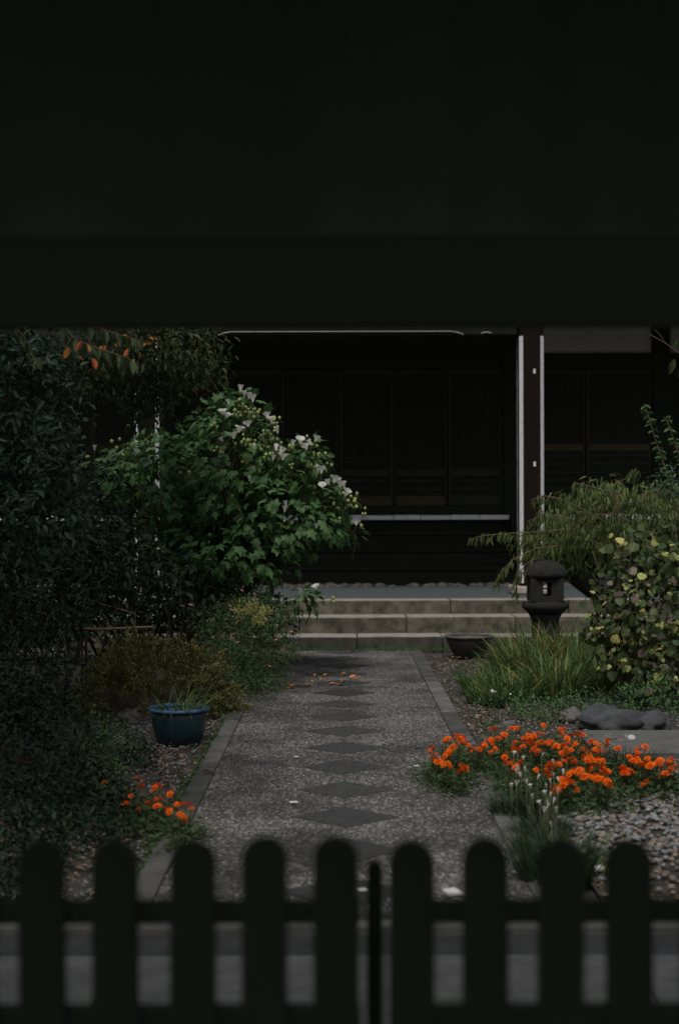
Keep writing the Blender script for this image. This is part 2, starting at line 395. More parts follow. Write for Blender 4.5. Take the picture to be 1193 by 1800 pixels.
# stone steps and platform
steps = empty('stone_steps', (0, 16.13, 0), 'wide weathered stone steps of three courses at the end of the path', 'steps')
def course(xs, y0, y1, z0, z1, m):
    for a, b in zip(xs, xs[1:]):
        dz = random.uniform(-.003, .003)
        bm = box_bm(a + .005, b - .005, y0 + random.uniform(-.006, .006) - 16.13, y1 - 16.13, z0, z1 + dz, .012, seg=2)
        bmesh.ops.subdivide_edges(bm, edges=[e for e in bm.edges if e.calc_length() > .3], cuts=8)
        roughen(bm, .004, 5, a)
        bm.normal_update()
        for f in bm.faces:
            if f.normal.z > .6: f.material_index = 1  # upward faces get the paler stone with light painted in
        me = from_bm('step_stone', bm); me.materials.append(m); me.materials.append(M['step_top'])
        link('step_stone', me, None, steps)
def X(px, d): return (px - 596.5) / F * d
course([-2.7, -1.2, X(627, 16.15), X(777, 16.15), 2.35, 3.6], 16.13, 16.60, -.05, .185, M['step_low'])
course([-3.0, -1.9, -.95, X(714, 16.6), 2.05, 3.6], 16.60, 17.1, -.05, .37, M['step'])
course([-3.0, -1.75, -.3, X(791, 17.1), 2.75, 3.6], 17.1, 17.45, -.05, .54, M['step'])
plat = tag(link('platform', from_bm('platform', box_bm(-9, 9, 17.455, 26, -.05, .535)), M['pave']), kind='structure')
# low retaining kerb either side of the steps
box('retaining_stone', -9, -3.01, 17.1, 17.44, -.05, .52, M['step_low'], kind='structure')
box('retaining_stone', 3.61, 9, 17.1, 17.44, -.05, .52, M['step_low'], kind='structure')
# rubble edge under the stairs
rb = Acc()
for i in range(150):
    bm = bmesh.new(); bmesh.ops.create_icosphere(bm, subdivisions=1, radius=1)
    s = random.uniform(.025, .07); c = Vector((random.uniform(-3, 3.4), random.uniform(20.05, 20.45), .54))
    roughen(bm, .25, 1.5, i)
    rb.add([Vector((v.co.x * s * 1.5, v.co.y * s, v.co.z * s * .8)) + c for v in bm.verts], [[v.index for v in f.verts] for f in bm.faces]); bm.free()
o = rb.obj('rubble_stones', M['rock_pale']); tag(o, 'row of small pale rubble stones at the foot of the dark wooden stairs', 'rubble', kind='stuff')

# ------------------------------------------------------------------ temple hall
hall = empty('temple_hall', (0, 24, .54), 'dark wooden temple hall with sliding doors behind a white edged veranda', 'temple hall')
VZ = 1.545
def hb(name, x0, x1, y0, y1, z0, z1, m, bev=.004): return box(name, x0, x1, y0, y1, z0, z1, M[m], hall, bev)
# veranda boards with white painted ends
xx = -8.0
k = 0
while xx < 8:
    wd = .45 + random.uniform(-.05, .05)
    b_ = hb('veranda_board', xx + .004, xx + wd - .004, 21.5, 23.9, VZ - .05, VZ + random.uniform(0, .006), 'wood_dark', .002)
    e_ = from_bm('board_end', box_bm(xx + .004, xx + wd - .004, 21.475 - 24, 21.497 - 24, VZ - .066 - .54, VZ + .004 + random.uniform(-.003, .003) - .54, .003))
    link('board_end', e_, M['white'], b_)
    xx += wd; k += 1
hb('veranda_beam', -8, 8, 21.56, 21.72, VZ - .26, VZ - .055, 'wood_dark')
for x in (-7.2, -5.4, -2.75, 2.75, 5.4, 7.2): hb('veranda_post', x - .07, x + .07, 21.57, 21.71, .54, VZ - .265, 'wood_dark')
hb('under_wall', -8.5, 8.5, 23.2, 23.3, .54, VZ - .055, 'wood_inner')
# wooden stairs
st = empty('wooden_stairs', (0, 20.6, .54), 'dark wooden stairs rising from the platform to the veranda', 'stairs')
for i, (z, y) in enumerate(((.80, 20.6), (1.055, 20.9), (1.30, 21.2))):
    box('tread', -2.55, 2.55, y, y + .33, z - .045, z, M['wood_dark'], st, .004)
    box('riser', -2.55, 2.55, y + .03, y + .05, (.542, .802, 1.057)[i], z - .046, M['wood_dark'], st, .002)
for s in (-1, 1):
    box('newel_post', s * 2.64 - .07, s * 2.64 + .07, 20.62, 20.76, .542, 1.25, M['wood_dark'], st, .01)
    bm = bmesh.new()
    pr = [(20.62, .542), (21.47, .542), (21.47, 1.53), (21.3, 1.53), (20.62, .9)]
    A_ = [bm.verts.new((s * 2.58 - .02, y - 20.6, z - .54)) for y, z in pr]; B_ = [bm.verts.new((s * 2.58 + .02, y - 20.6, z - .54)) for y, z in pr]
    bm.faces.new(A_); bm.faces.new(B_[::-1])
    for q in range(5): bm.faces.new((A_[q], B_[q], B_[(q + 1) % 5], A_[(q + 1) % 5]))
    bmesh.ops.recalc_face_normals(bm, faces=bm.faces)
    link('stringer', from_bm('stringer', bm), M['wood_dark'], st)
    hb('column', s * 2.64 - .08, s * 2.64 + .08, 21.3, 21.46, VZ - .3, VZ + .01, 'wood_dark')
# main columns and walls
for x in (-8.3, -5.42, -2.9, 2.9, 5.42, 8.3): hb('column', x - .15, x + .15, 23.92, 24.22, VZ - .05, 5.6, 'wood_inner', .02)
hb('sill_beam', -8.3, 8.3, 23.98, 24.12, VZ + .008, VZ + .16, 'wood_inner')
hb('lintel', -8.3, 8.3, 23.97, 24.15, 4.0, 4.27, 'wood_inner')
bays = [(-8.15, -5.57), (-5.27, -3.05), (-2.75, 2.75), (3.05, 5.27), (5.57, 8.15)]
for bi, (a, b) in enumerate(bays):
    if bi != 2: hb('plaster_panel', a + .003, b - .003, 24.03, 24.1, 4.275, 5.2, 'plaster', .0)
    else: hb('transom_panel', a + .003, b - .003, 24.03, 24.1, 4.275, 5.2, 'wood_inner', .0)
    n = 6 if bi == 2 else 2
    wd = (b - a) / n
    for q in range(n):
        x0 = a + q * wd + .006; x1 = x0 + wd - .012; yo = 24.0 if q % 2 else 24.05
        d_ = empty('sliding_door', (0, 0, 0), None, None); d_.parent = hall; d_.location = (x0 + wd / 2, yo - 24, VZ + .165 - .54)
        def db(name, xa, xb, ya, yb, za, zb, m, bev=.002):
            c = Vector((x0 + wd / 2, yo, VZ + .165))
            return link(name, from_bm(name, box_bm(xa - c.x, xb - c.x, ya - c.y, yb - c.y, za - c.z, zb - c.z, bev)), M[m], d_)
        zb0, zt = VZ + .165, 3.995
        acc = bmesh.new()
        c = Vector((x0 + wd / 2, yo, zb0))
        def fb(xa, xb, za, zb, y0=yo, y1=yo + .035): box_bm(xa - c.x, xb - c.x, y0 - c.y, y1 - c.y, za - c.z, zb - c.z, .0, acc)
        fb(x0, x0 + .05, zb0, zt); fb(x1 - .05, x1, zb0, zt)
        fb(x0 + .051, x1 - .051, zt - .08, zt)
        db('bottom_rail', x0 + .051, x1 - .051, yo, yo + .035, zb0, zb0 + .15, 'wood_rail_lit' if bi == 2 and q in (3, 4) else 'wood_door')
        midz = 2.62 if bi != 2 else 2.2
        db('middle_rail', x0 + .051, x1 - .051, yo, yo + .035, midz, midz + .12, 'wood_rail_lit' if bi > 2 else 'wood_door')
        link('door_frame', from_bm('door_frame', acc), M['wood_door'], d_)
        acc = bmesh.new()
        for z in np.arange(zb0 + .25, midz - .05, .14): fb(x0 + .051, x1 - .051, z, z + .03, yo + .004, yo + .022)
        for z in np.arange(midz + .3, zt - .15, .28): fb(x0 + .051, x1 - .051, z, z + .018, yo + .004, yo + .022)
        for xq in np.linspace(x0 + .05, x1 - .05, 5)[1:-1]: fb(xq - .008, xq + .008, midz + .125, zt - .085, yo + .023, yo + .03)
        link('lattice', from_bm('lattice', acc), M['wood_door'], d_)
        db('door_panel', x0 + .051, x1 - .051, yo + .031, yo + .034, zb0 + .151, zt - .081, 'wood_inner', 0)
hb('side_wall', -8.6, -8.5, 21.6, 32, .54, 5.6, 'wood_inner'); hb('side_wall', 8.5, 8.6, 21.6, 32, .54, 5.6, 'wood_dark'); hb('back_wall', -8.6, 8.6, 32, 32.1, .54, 5.6, 'wood_inner')
# roof: a steep main roof and the porch roof carried by the front posts
def slab_roof(name, prof, x0, x1, t, parent):
    bm = bmesh.new(); n = len(prof)
    rows = []
    for x in (x0, x1):
        rows.append([bm.verts.new((x, y - 24, z - .54)) for y, z in prof] + [bm.verts.new((x, y - 24, z - t - .54)) for y, z in prof[::-1]])
    m_ = len(rows[0])
    for q in range(m_): bm.faces.new((rows[0][q], rows[1][q], rows[1][(q + 1) % m_], rows[0][(q + 1) % m_]))
    bm.faces.new(rows[0][::-1]); bm.faces.new(rows[1]); bmesh.ops.recalc_face_normals(bm, faces=bm.faces)
    o = link(name, from_bm(name, bm), M['roof'], parent)
    tl = bmesh.new(); x = x0 + .1
    while x < x1:
        for (ya, za), (yb, zb) in zip(prof, prof[1:]):
            v = [tl.verts.new(p) for p in ((x - .04, ya - 24, za - .54 + .003), (x, ya - 24, za - .48), (x + .04, ya - 24, za - .54 + .003), (x + .04, yb - 24, zb - .54 + .003), (x, yb - 24, zb - .48), (x - .04, yb - 24, zb - .54 + .003))]
            tl.faces.new((v[0], v[1], v[4], v[5])); tl.faces.new((v[1], v[2], v[3], v[4]))
        x += .28
    r = link('tile_ridges', from_bm('tile_ridges', tl), M['roof'], o); r['kind'] = 'stuff'
slab_roof('roof', [(20.4, 5.0), (22, 5.55), (24.5, 6.7), (28, 9.2), (31.5, 6.7), (34, 5.3)], -10, 10, .22, hall)
slab_roof('porch_roof', [(17.9, 5.0), (18.8, 5.15), (20.38, 5.6), (22.0, 6.2)], -3.7, 3.7, .18, hall)
# porch posts with white chamfers on base stones
for s, lab in ((-1, 'left porch post with white painted corner edges half hidden by the flowering shrub'), (1, 'right porch post of red brown wood with two white painted corner edges')):
    cx = s * 2.475
    bs = empty('porch_post', (cx, 18.45, .54), lab, 'post')
    w2, c = .155, .044
    pts = [(-w2 + c, -w2), (w2 - c, -w2), (w2, -w2 + c), (w2, w2 - c), (w2 - c, w2), (-w2 + c, w2), (-w2, w2 - c), (-w2, -w2 + c)]
    bm = bmesh.new()
    lo = [bm.verts.new((x, y, .1)) for x, y in pts]; hi = [bm.verts.new((x, y, 4.3)) for x, y in pts]
    bm.faces.new(lo[::-1]); bm.faces.new(hi)
    for q in range(8): bm.faces.new((lo[q], lo[(q + 1) % 8], hi[(q + 1) % 8], hi[q]))
    link('shaft', from_bm('shaft', bm), M['wood_red'], bs)
    for q in (1, 3, 5, 7):
        (xa, ya), (xb, yb) = pts[q], pts[(q + 1) % 8]
        n_ = Vector(((ya - yb), (xb - xa), 0)).normalized() * -.004
        bm = bmesh.new(); n2 = n_ * 0.1
        vs = [bm.verts.new((xa + n_.x, ya + n_.y, .14)), bm.verts.new((xb + n_.x, yb + n_.y, .14)), bm.verts.new((xb + n_.x, yb + n_.y, 3.32)), bm.verts.new((xa + n_.x, ya + n_.y, 3.32))]
        vi = [bm.verts.new((xa + n2.x, ya + n2.y, .14)), bm.verts.new((xb + n2.x, yb + n2.y, .14)), bm.verts.new((xb + n2.x, yb + n2.y, 3.32)), bm.verts.new((xa + n2.x, ya + n2.y, 3.32))]
        bm.faces.new(vs); bm.faces.new(vi[::-1])
        for q2 in range(4): bm.faces.new((vs[q2], vi[q2], vi[(q2 + 1) % 4], vs[(q2 + 1) % 4]))
        bmesh.ops.recalc_face_normals(bm, faces=bm.faces)
        link('chamfer_strip', from_bm('chamfer_strip', bm), M['white'], bs)
    for z in (2.865, 1.67):
        zz = z + .54
        link('paper_tag', from_bm('paper_tag', box_bm(.018, .048, -.162, -.1555, z - .03, z + .03, .001)), M['paper'], bs)
    # base stone
    link('base_stone', from_bm('base_stone', box_bm(-.27, .27, -.27, .27, 0, .1, .02, seg=2)), M['pale'], bs)
bm_ = empty('porch_beam', (0, 18.45, 3.85), 'long dark curved tie beam with a carved line painted pale as if lit between the porch posts', 'beam')
link('beam_body', from_bm('beam_body', box_bm(-2.3, 2.3, -.12, .12, .02, .5, .02)), M['wood_dark'], bm_)
def ribbon(px0, px1, y_mid, y_end, bend):
    d = 18.31; a = Acc(); pts = []
    L = px1 - px0
    for i in range(41):
        t = i / 40; px = px0 + L * t
        e = min(px - px0, px1 - px) / bend; e = min(e, 1); yy = y_end + (y_mid - y_end) * math.sin(e * math.pi / 2)
        pts.append(P(px, yy, d))
    V = []; Fs = []
    for p in pts:
        for dy, dz in ((0, .009), (-.008, .0), (0.008, -.005), (.012, .005)): V.append(Vector((p.x, p.y + dy, p.z + dz)))
    for i in range(40):
        for k in range(4):
            a0 = i * 4 + k; b0 = i * 4 + (k + 1) % 4; Fs.append((a0, b0, b0 + 4, a0 + 4))
    a.add(V, Fs); return a.obj('lit_carved_line', M['pale'], bm_, smooth=False)  # pale colour stands in for light along the beam's carved lower edge
ribbon(385, 815, 583, 589, 22); ribbon(846, 864, 584.5, 587, 10)

# ------------------------------------------------------------------ stone lantern
ln = empty('stone_lantern', tuple(G(957, 1176)), 'dark mossy stone lantern with a domed cap and a square see-through window', 'lantern')
ln.location.z = 0
def lathe(name, prof, m, parent, n=28, rough=.004, loc=(0, 0, 0)):
    bm = lathe_bm(prof, n); roughen(bm, rough, 9, prof[0][0] * 10); return link(name, from_bm(name, bm, True), m, parent, loc=loc)
link('base', from_bm('base', lathe_bm([(.25, 0), (.25, .05), (.2, .09)], 12), False), M['lantern'], ln)
lathe('shaft', [(.145, .09), (.15, .2), (.135, .35), (.14, .5), (.17, .56)], M['lantern'], ln)
lathe('middle_plate', [(.12, .56), (.18, .57), (.235, .62), (.24, .675), (.17, .69)], M['lantern'], ln)
fb_ = bmesh.new()   # fire box: four walls with a square window front and back
n = 12; R_ = .165
W0, W1, z0, z1, zb, zt = -.042, .042, .745, .885, .69, .925
for (xa, xb, za, zb_) in ((-.165, W0, zb, zt), (W1, .165, zb, zt), (W0, W1, zb, z0), (W0, W1, z1, zt)):
    for ya, yb in ((-.165, -.10), (.10, .165)): box_bm(xa, xb, ya, yb, za, zb_, 0, fb_)
for xa, xb in ((-.165, -.11), (.11, .165)): box_bm(xa, xb, -.10, .10, zb, zt, 0, fb_)
link('fire_box', from_bm('fire_box', fb_), M['lantern'], ln)
bm = bmesh.new()
for a_, b_2, a2, b2 in ((W0, W0 + .002, z0 + .066, z0 + .074),): pass
link('window_bar', from_bm('window_bar', box_bm(W0 + .001, W1 - .001, -.13, -.115, z0 + .072, z0 + .086, .002)), M['lantern'], ln)
lathe('cap', [(.10, .925), (.215, .93), (.225, .965), (.205, 1.02), (.15, 1.075), (.075, 1.105), (.0, 1.112)], M['lantern'], ln, rough=.007)

# ------------------------------------------------------------------ bowl, blue pot, rocks, slab, sticks
g = G(823, 1158)
bw = empty('garden_bowl', tuple(g), 'wide dark empty bowl with a pale rim in front of the stone steps', 'bowl')
lathe('bowl_body', [(.13, 0), (.16, .03), (.21, .12), (.255, .235), (.235, .235), (.20, .13), (.14, .05), (0, .04)], M['iron'], bw, rough=.002)
lathe('rim', [(.252, .228), (.272, .235), (.272, .256), (.240, .258), (.236, .232), (.252, .228)], M['rock_pale'], bw, rough=.002)
for k in range(3):
    a = k * 2.1; link('foot', from_bm('foot', box_bm(-.03, .03, -.03, .03, -.02, .03, .006)), M['iron'], bw, loc=(.1 * math.cos(a), .1 * math.sin(a), 0))

g = G(314, 1308); g.z = 0
pot = empty('blue_pot', tuple(g), 'glazed dark blue round pot with a bright blue rim beside the path', 'plant pot')
lathe('pot_body', [(.13, 0), (.15, .02), (.178, .10), (.19, .19), (.193, .235), (.175, .235), (.17, .2)], M['blue'], pot, n=40, rough=.0015)
lathe('rim', [(.192, .234), (.211, .238), (.214, .252), (.200, .262), (.178, .254), (.176, .236), (.192, .234)], M['blue_rim'], pot, n=40, rough=.0015)
link('pot_soil', from_bm('pot_soil', lathe_bm([(.177, .19), (.17, .21), (0, .225)], 24), True), M['potsoil'], pot)

def strap_mass(cx, cy, rad, n, L, wd, base_z=0.0, spread=.6, bend=.5):
    """many arching blades, returned as V,F (numpy)"""
    segs = 5; V = []; Fs = []
    for i in range(n):
        a = random.uniform(0, 2 * math.pi); r = rad * math.sqrt(random.random())
        bx, by = cx + r * math.cos(a), cy + r * math.sin(a)
        a2 = a + random.uniform(-1, 1); lean = random.uniform(.05, spread); ll = L * random.uniform(.55, 1.1)
        dx, dy = math.cos(a2), math.sin(a2); p = Vector((bx, by, base_z)); up = 1.0
        ang = lean; o = len(V); tw = random.uniform(0, math.pi)
        sx, sy = math.cos(tw), math.sin(tw)
        bb = random.uniform(.2, 1) * bend
        for s in range(segs + 1):
            t = s / segs; wq = wd * (1 - t ** 2) * .5 + .0004
            V.append(p + Vector((sx * wq, sy * wq, 0))); V.append(p - Vector((sx * wq, sy * wq, 0)))
            p = p + Vector((dx * math.sin(ang), dy * math.sin(ang), math.cos(ang))) * (ll / segs); ang += bb * (t + .3)
        for s in range(segs): Fs.append((o + 2 * s, o + 2 * s + 1, o + 2 * s + 3, o + 2 * s + 2))
    return V, Fs
def grass_clump(px, py, rad, n, L, wd, label, m='strap', name='grass_clump', spread=.6, bend=.5, yel=0.0, z=0.0, cat='grass clump', group=None):
    g = G(px, py, z); e = empty(name, tuple(g), label, cat, group)
    a = Acc(); a.add(*strap_mass(g.x, g.y, rad, n, L, wd, z, spread, bend)); o = a.obj('blades', M[m], e, kind='stuff')
    if yel:
        a = Acc(); a.add(*strap_mass(g.x, g.y, rad, max(3, int(n * yel)), L * 1.05, wd * 1.1, z, spread, bend)); a.obj('yellow_blades', M['strap_yel'], e, kind='stuff')
    return e
pp = grass_clump(312, 1254, .15, 80, .26, .013, 'sparse strappy green plant growing in the blue pot', name='potted_plant', spread=1.3, bend=.9, cat='plant')
pp.location = (g.x, g.y, .21)
for ch in pp.children: ch.location = (0, 0, 0)
for ch in list(pp.children):
    me = ch.data; c = np.array([v.co for v in me.vertices])  # already relative to the clump origin
a = Acc()
hose_pts = [P(x, y, 9.9) for x, y in ((222, 1243), (230, 1256), (243, 1264), (262, 1264), (268, 1255))]
a.tube(hose_pts, .006, .006, 6); o = a.obj('garden_hose', M['iron']); tag(o, 'short loop of thin black hose lying beside the blue pot', 'hose')

def rock(px, py, wpx, hpx, label, m='rock', seed=1, depth=None, sub=4, cat='rock', name='garden_rock'):
    g = G(px, py); s = g.y / F; rx, rz = wpx * s / 2 * 1.1, hpx * s * .66; ry = depth or rx * .7
    bm = bmesh.new(); bmesh.ops.create_icosphere(bm, subdivisions=sub, radius=1)
    from mathutils import noise
    for v in bm.verts:
        n_ = noise.noise(v.co * 1.4 + Vector((seed * 3.1, seed, 0))) * .45 + abs(noise.noise(v.co * 2.6 + Vector((seed, 0, 0)))) * .3 + noise.noise(v.co * 8) * .06 - .08
        v.co *= 1 + n_
        v.co = Vector((v.co.x * rx, v.co.y * ry, v.co.z * rz + rz * .4))
    o = link(name, from_bm(name, bm, True), M[m]); o.location = (g.x, g.y + ry * .6, 0)
    return tag(o, label, cat)
rock(1078, 1290, 100, 44, 'largest dark grey boulder behind the marigolds', seed=3, depth=.16)
rock(1147, 1291, 62, 36, 'pointed grey rock right of the largest boulder', seed=8, depth=.14)
rock(1006, 1272, 46, 24, 'low pale grey rock left of the largest boulder', 'rock_pale', seed=5, depth=.13)
rock(892, 1279, 24, 12, 'small pale stone at the bed edge beside the path', 'rock_pale', seed=6, depth=.05, sub=2)
rock(232, 1272, 62, 26, 'flat pale stone left of the blue pot', 'rock_pale', seed=12, depth=.14)
rock(1042, 1030, 0.1, 0.1, 'x') if False else None
sl = box('stone_slab', 1.66, 3.4, 9.15, 10.05, -.02, .055, M['gutter'], None, .012); tag(sl, 'flat grey stone slab behind the right marigolds', 'slab')
# weathered sticks on the left
for pts, r, lab in (([(143, 1104, 11.6), (175, 1105, 11.6), (225, 1103, 11.7), (268, 1101, 11.7)], .013, 'pale weathered pole lying above the clipped juniper'),
                    ([(150, 1050, 12), (178, 1061, 12), (205, 1068, 12), (236, 1078, 12)], .008, 'thin slanting cane behind the pale weathered pole')):
    a = Acc(); a.tube([P(*p) for p in pts], r, r * .8, 7); o = a.obj('garden_stake', M['stick']); tag(o, lab, 'stick')
    # uprights that carry it
    b = Acc()
    for p in (pts[0], pts[-1]):
        q = P(*p); b.tube([(q.x, q.y + .03, 0), (q.x, q.y + .03, q.z + .02)], .01, .01, 6)
    bo = b.obj('upright', M['bark'], None); bo.parent = o

# ------------------------------------------------------------------ pebbles and litter
peb_me = []
for q in range(8):
    bm = bmesh.new(); bmesh.ops.create_icosphere(bm, subdivisions=2 if q < 8 else 1, radius=1); roughen(bm, .28, 1.3, q * 3 + 1)
    for v in bm.verts: v.co.z *= .55; v.co.y *= .75
    me = from_bm('pebble', bm, True); me.materials.append(M['peb'] if q % 8 < 5 else M['pebr']); peb_me.append(me)
bed = tag(grid_patch('gravel_bed', 1.06, 4.2, 5.7, 8.75, 30, 30, .024, .01, M['soil'], 9), kind='structure')
pl = []
for i in range(8000):
    x = random.uniform(1.07, 3.9); y = random.uniform(5.8, 8.6)
    if x < 1.02 + max(0, (y - 7.2)) * .45 + .1 * random.random(): continue
    if y < 6.5 and random.random() < .5: continue
    s = random.uniform(.007, .021) * (1.25 if random.random() < .12 else 1)
    pl.append((x, y, s))
vis = [p for p in pl if p[0] / p[1] < .245 and p[1] < 8.4 and p[1] > 5.9]; vis.sort(key=lambda p: -p[2] / p[1])
keep = set(vis[:300])
for x, y, s in vis[:300]:
    o = bpy.data.objects.new('pebble', random.choice(peb_me)); COL.objects.link(o); o.parent = bed
    o.location = (x, y, .034 + s * .3); o.scale = (s, s, s); o.rotation_euler = (random.uniform(-.3, .3), random.uniform(-.3, .3), random.uniform(0, 6.28))
def join_inst(name, meshes, placements, parent, kind='stuff'):
    """placements: (mesh index, loc, euler, scale) joined into one mesh per material"""
    groups = {}
    for mi, loc, eul, sc_ in placements:
        groups.setdefault(meshes[mi].materials[0].name, []).append((mi, loc, eul, sc_))
    for mn, L_ in groups.items():
        V = []; Fs = []
        for mi, loc, eul, sc_ in L_:
            me = meshes[mi]; from mathutils import Euler
            Mx = Matrix.Translation(loc) @ Euler(eul).to_matrix().to_4x4() @ Matrix.Diagonal((*sc_, 1))
            o = len(V); V.extend([Mx @ v.co for v in me.vertices]); Fs.extend([tuple(i + o for i in p.vertices) for p in me.polygons])
        ob = link(name, from_np(name, V, Fs, True), bpy.data.materials[mn], parent, kind=kind)
    return ob
lo_me = []
for q in range(6):
    bm = bmesh.new(); bmesh.ops.create_icosphere(bm, subdivisions=1, radius=1); roughen(bm, .3, 1.3, q * 5 + 2)
    for v in bm.verts: v.co.z *= .55
    me = from_bm('pb', bm); me.materials.append(M['peb'] if q < 4 else M['pebr']); lo_me.append(me)
join_inst('pebbles', lo_me, [(random.randrange(6), (x, y, .030 + s * .3), (random.uniform(-.3, .3), random.uniform(-.3, .3), random.uniform(0, 6.28)), (s, s * .8, s)) for x, y, s in pl if (x, y, s) not in keep], bed)
# gravelly crumbs on the soil
cr = []
for i in range(6500):
    if random.random() < .6: x, y = random.uniform(-1.9, -.89), random.uniform(5.6, 12.5)
    else: x, y = random.uniform(.94, 2.6), random.uniform(8.6, 15)
    s = random.uniform(.004, .013); cr.append((random.randrange(6), (x, y, .012 + s * .3), (0, 0, random.uniform(0, 6)), (s, s, s)))
ob = join_inst('soil_gravel', lo_me, cr, None)
for o in [o for o in bpy.data.objects if o.name.startswith('soil_gravel')]:
    tag(o, 'fine gravel crumbs scattered over the dark garden soil' + (' in grey' if o.active_material is M['peb'] else ' in brown'), 'gravel', kind='stuff')
# leaf litter (uncountable) beside both kerbs
def litter(name, label, regs, n, m, size=.035):
    pos = []
    for i in range(n):
        x0, x1, y0, y1 = random.choice(regs); pos.append((random.uniform(x0, x1), random.uniform(y0, y1), random.uniform(.015, .035)))
    pos = np.array(pos); ax = rand_dirs(n); ax[:, 2] *= .25; nr = rand_dirs(n) * .5; nr[:, 2] += 1
    me = mass_mesh(name, T_OVAL, pos, frames(ax, nr), size * rng.uniform(.5, 1.3, n)); o = link(name, me, M[m], kind='stuff')
    return tag(o, label, 'leaf litter')
litter('leaf_litter', 'brown dry leaf litter on the soil left of the path', [(-1.35, -.89, 6, 12), (-1.15, -.88, 7.5, 11.5), (-2.5, -.9, 5.6, 8)], 800, 'litter')
litter('leaf_litter', 'brown dry leaf litter on the soil right of the path', [(.93, 1.3, 9.5, 15.5), (.93, 1.9, 10, 11.9), (.93, 1.6, 9.6, 11.5), (1.05, 1.6, 5.7, 6.6), (.93, 1.5, 14, 16)], 700, 'litter')
# single leaves fallen on the path
fl = from_np('fallen_leaf', T_OVAL[0], T_OVAL[1]); fl.materials.append(M['fallen'])
spots = [(345, 849), (375, 937), (380, 925), (420, 830), (405, 905), (470, 910), (485, 888), (523, 855), (560, 860), (565, 875), (650, 845), (655, 860), (657, 880), (657, 895), (635, 910), (735, 862), (765, 870), (795, 872), (730, 875), (150, 945), (200, 970), (165, 940), (690, 735), (362, 903), (590, 905), (445, 920)]
for cx, cy in spots:
    g = G(380 + cx / 2.983, 900 + cy / 2.983, .035)
    if cy > 1240: continue
    o = bpy.data.objects.new('fallen_leaf', fl); COL.objects.link(o); o.location = (g.x, g.y, .042)
    s = random.uniform(.06, .095); o.scale = (s, s, s); o.rotation_euler = (random.uniform(-.25, .25), random.uniform(-.25, .25), random.uniform(0, 6.28))
    tag(o, 'small orange leaf fallen on the path near the stone steps', 'fallen leaf', 'orange leaves fallen on the far path')
def scrap(px, py, w_, l_, label, h=.006, name='paper_scrap', m='paper', cat='paper scrap', rz=.3):
    g = G(px, py, .035); bm = box_bm(-w_ / 2, w_ / 2, -l_ / 2, l_ / 2, 0, h, .001)
    bmesh.ops.subdivide_edges(bm, edges=[e for e in bm.edges if e.calc_length() > .02], cuts=3); roughen(bm, w_ * .08, 30, px)
    o = link(name, from_bm(name, bm), M[m]); o.location = (g.x, g.y, .037); o.rotation_euler.z = rz; tag(o, label, cat)
scrap(793, 1572, .062, .075, 'largest white paper scrap on the path behind the picket gate', .012)
scrap(635, 1566, .035, .03, 'small white paper scrap near the gate meeting post')
scrap(515, 1411, .045, .03, 'creamy torn scrap on the path left of a diamond inlay', name='paper_scrap')
scrap(520, 1331, .025, .02, 'tiny white scrap on the middle of the path')
scrap(731, 1348, .028, .02, 'tiny pale scrap on the path left of the marigolds')
scrap(1047, 1531, .05, .04, 'white flat scrap lying on the pebbles by the gate', .012)
for px, py, lab in ((375, 1358, 'curled dry yellow leaf on the left kerb'), (317, 1450, 'pale dry leaf on the near left kerb'), (860, 1380, 'curled dry brown leaf on the right kerb beside white flowers')):
    g = G(px, py, .04); o = link('fallen_leaf', from_np('dry_leaf', *T_OVAL), M['litter']); o.location = (g.x, g.y, .05); o.scale = (.08,) * 3; o.rotation_euler = (.2, .1, 1.3); tag(o, lab, 'fallen leaf')

# ------------------------------------------------------------------ hibiscus with white flowers
hbn = empty('hibiscus_shrub', (-1.9, 14.1, 0), 'large spreading green shrub with white flowers and round buds left of the stairs', 'shrub')
ells = [E(410, 830, 14, 125, 120, .8), E(500, 895, 105, 85) if False else E(500, 895, 13.8, 100, 85, .7), E(300, 850, 14.2, 100, 95, .8), E(420, 960, 13.8, 115, 70, .7), E(565, 915, 13.7, 48, 45, .35), E(400, 745, 14, 50, 48, .4), E(520, 815, 13.8, 48, 42, .4), E(225, 830, 14.3, 60, 60, .5), E(590, 885, 13.7, 30, 30, .25), E(545, 800, 13.7, 28, 26, .25), E(465, 765, 13.8, 30, 28, .25), E(425, 715, 13.8, 22, 24, .2), E(530, 1050, 13.4, 26, 16, .15), E(600, 935, 13.7, 28, 18, .2), E(330, 960, 14, 70, 50, .5)]
pos, R, S = leaf_set(ells, 900, 5, .115, .10, droop=.4, up=1.3, inner=.5, jit=.35)
leaves_out(hbn, T_LOBED, pos, R, S, M['hib'], 300)
flo = [(423, 690), (438, 701), (392, 729), (403, 711), (471, 737), (437, 750), (489, 762), (392, 776), (411, 771), (485, 792), (480, 809), (497, 808), (531, 788), (554, 777), (527, 778), (559, 831), (565, 833), (587, 849), (606, 861), (606, 873), (567, 858), (504, 892), (556, 929), (626, 924), (439, 846), (239, 800), (255, 820), (167, 791), (524, 1046), (556, 1036), (430, 697), (445, 707), (397, 735), (478, 745), (492, 798), (540, 790), (547, 783), (578, 852), (598, 857), (612, 868), (500, 900), (420, 760), (450, 790), (515, 783)]
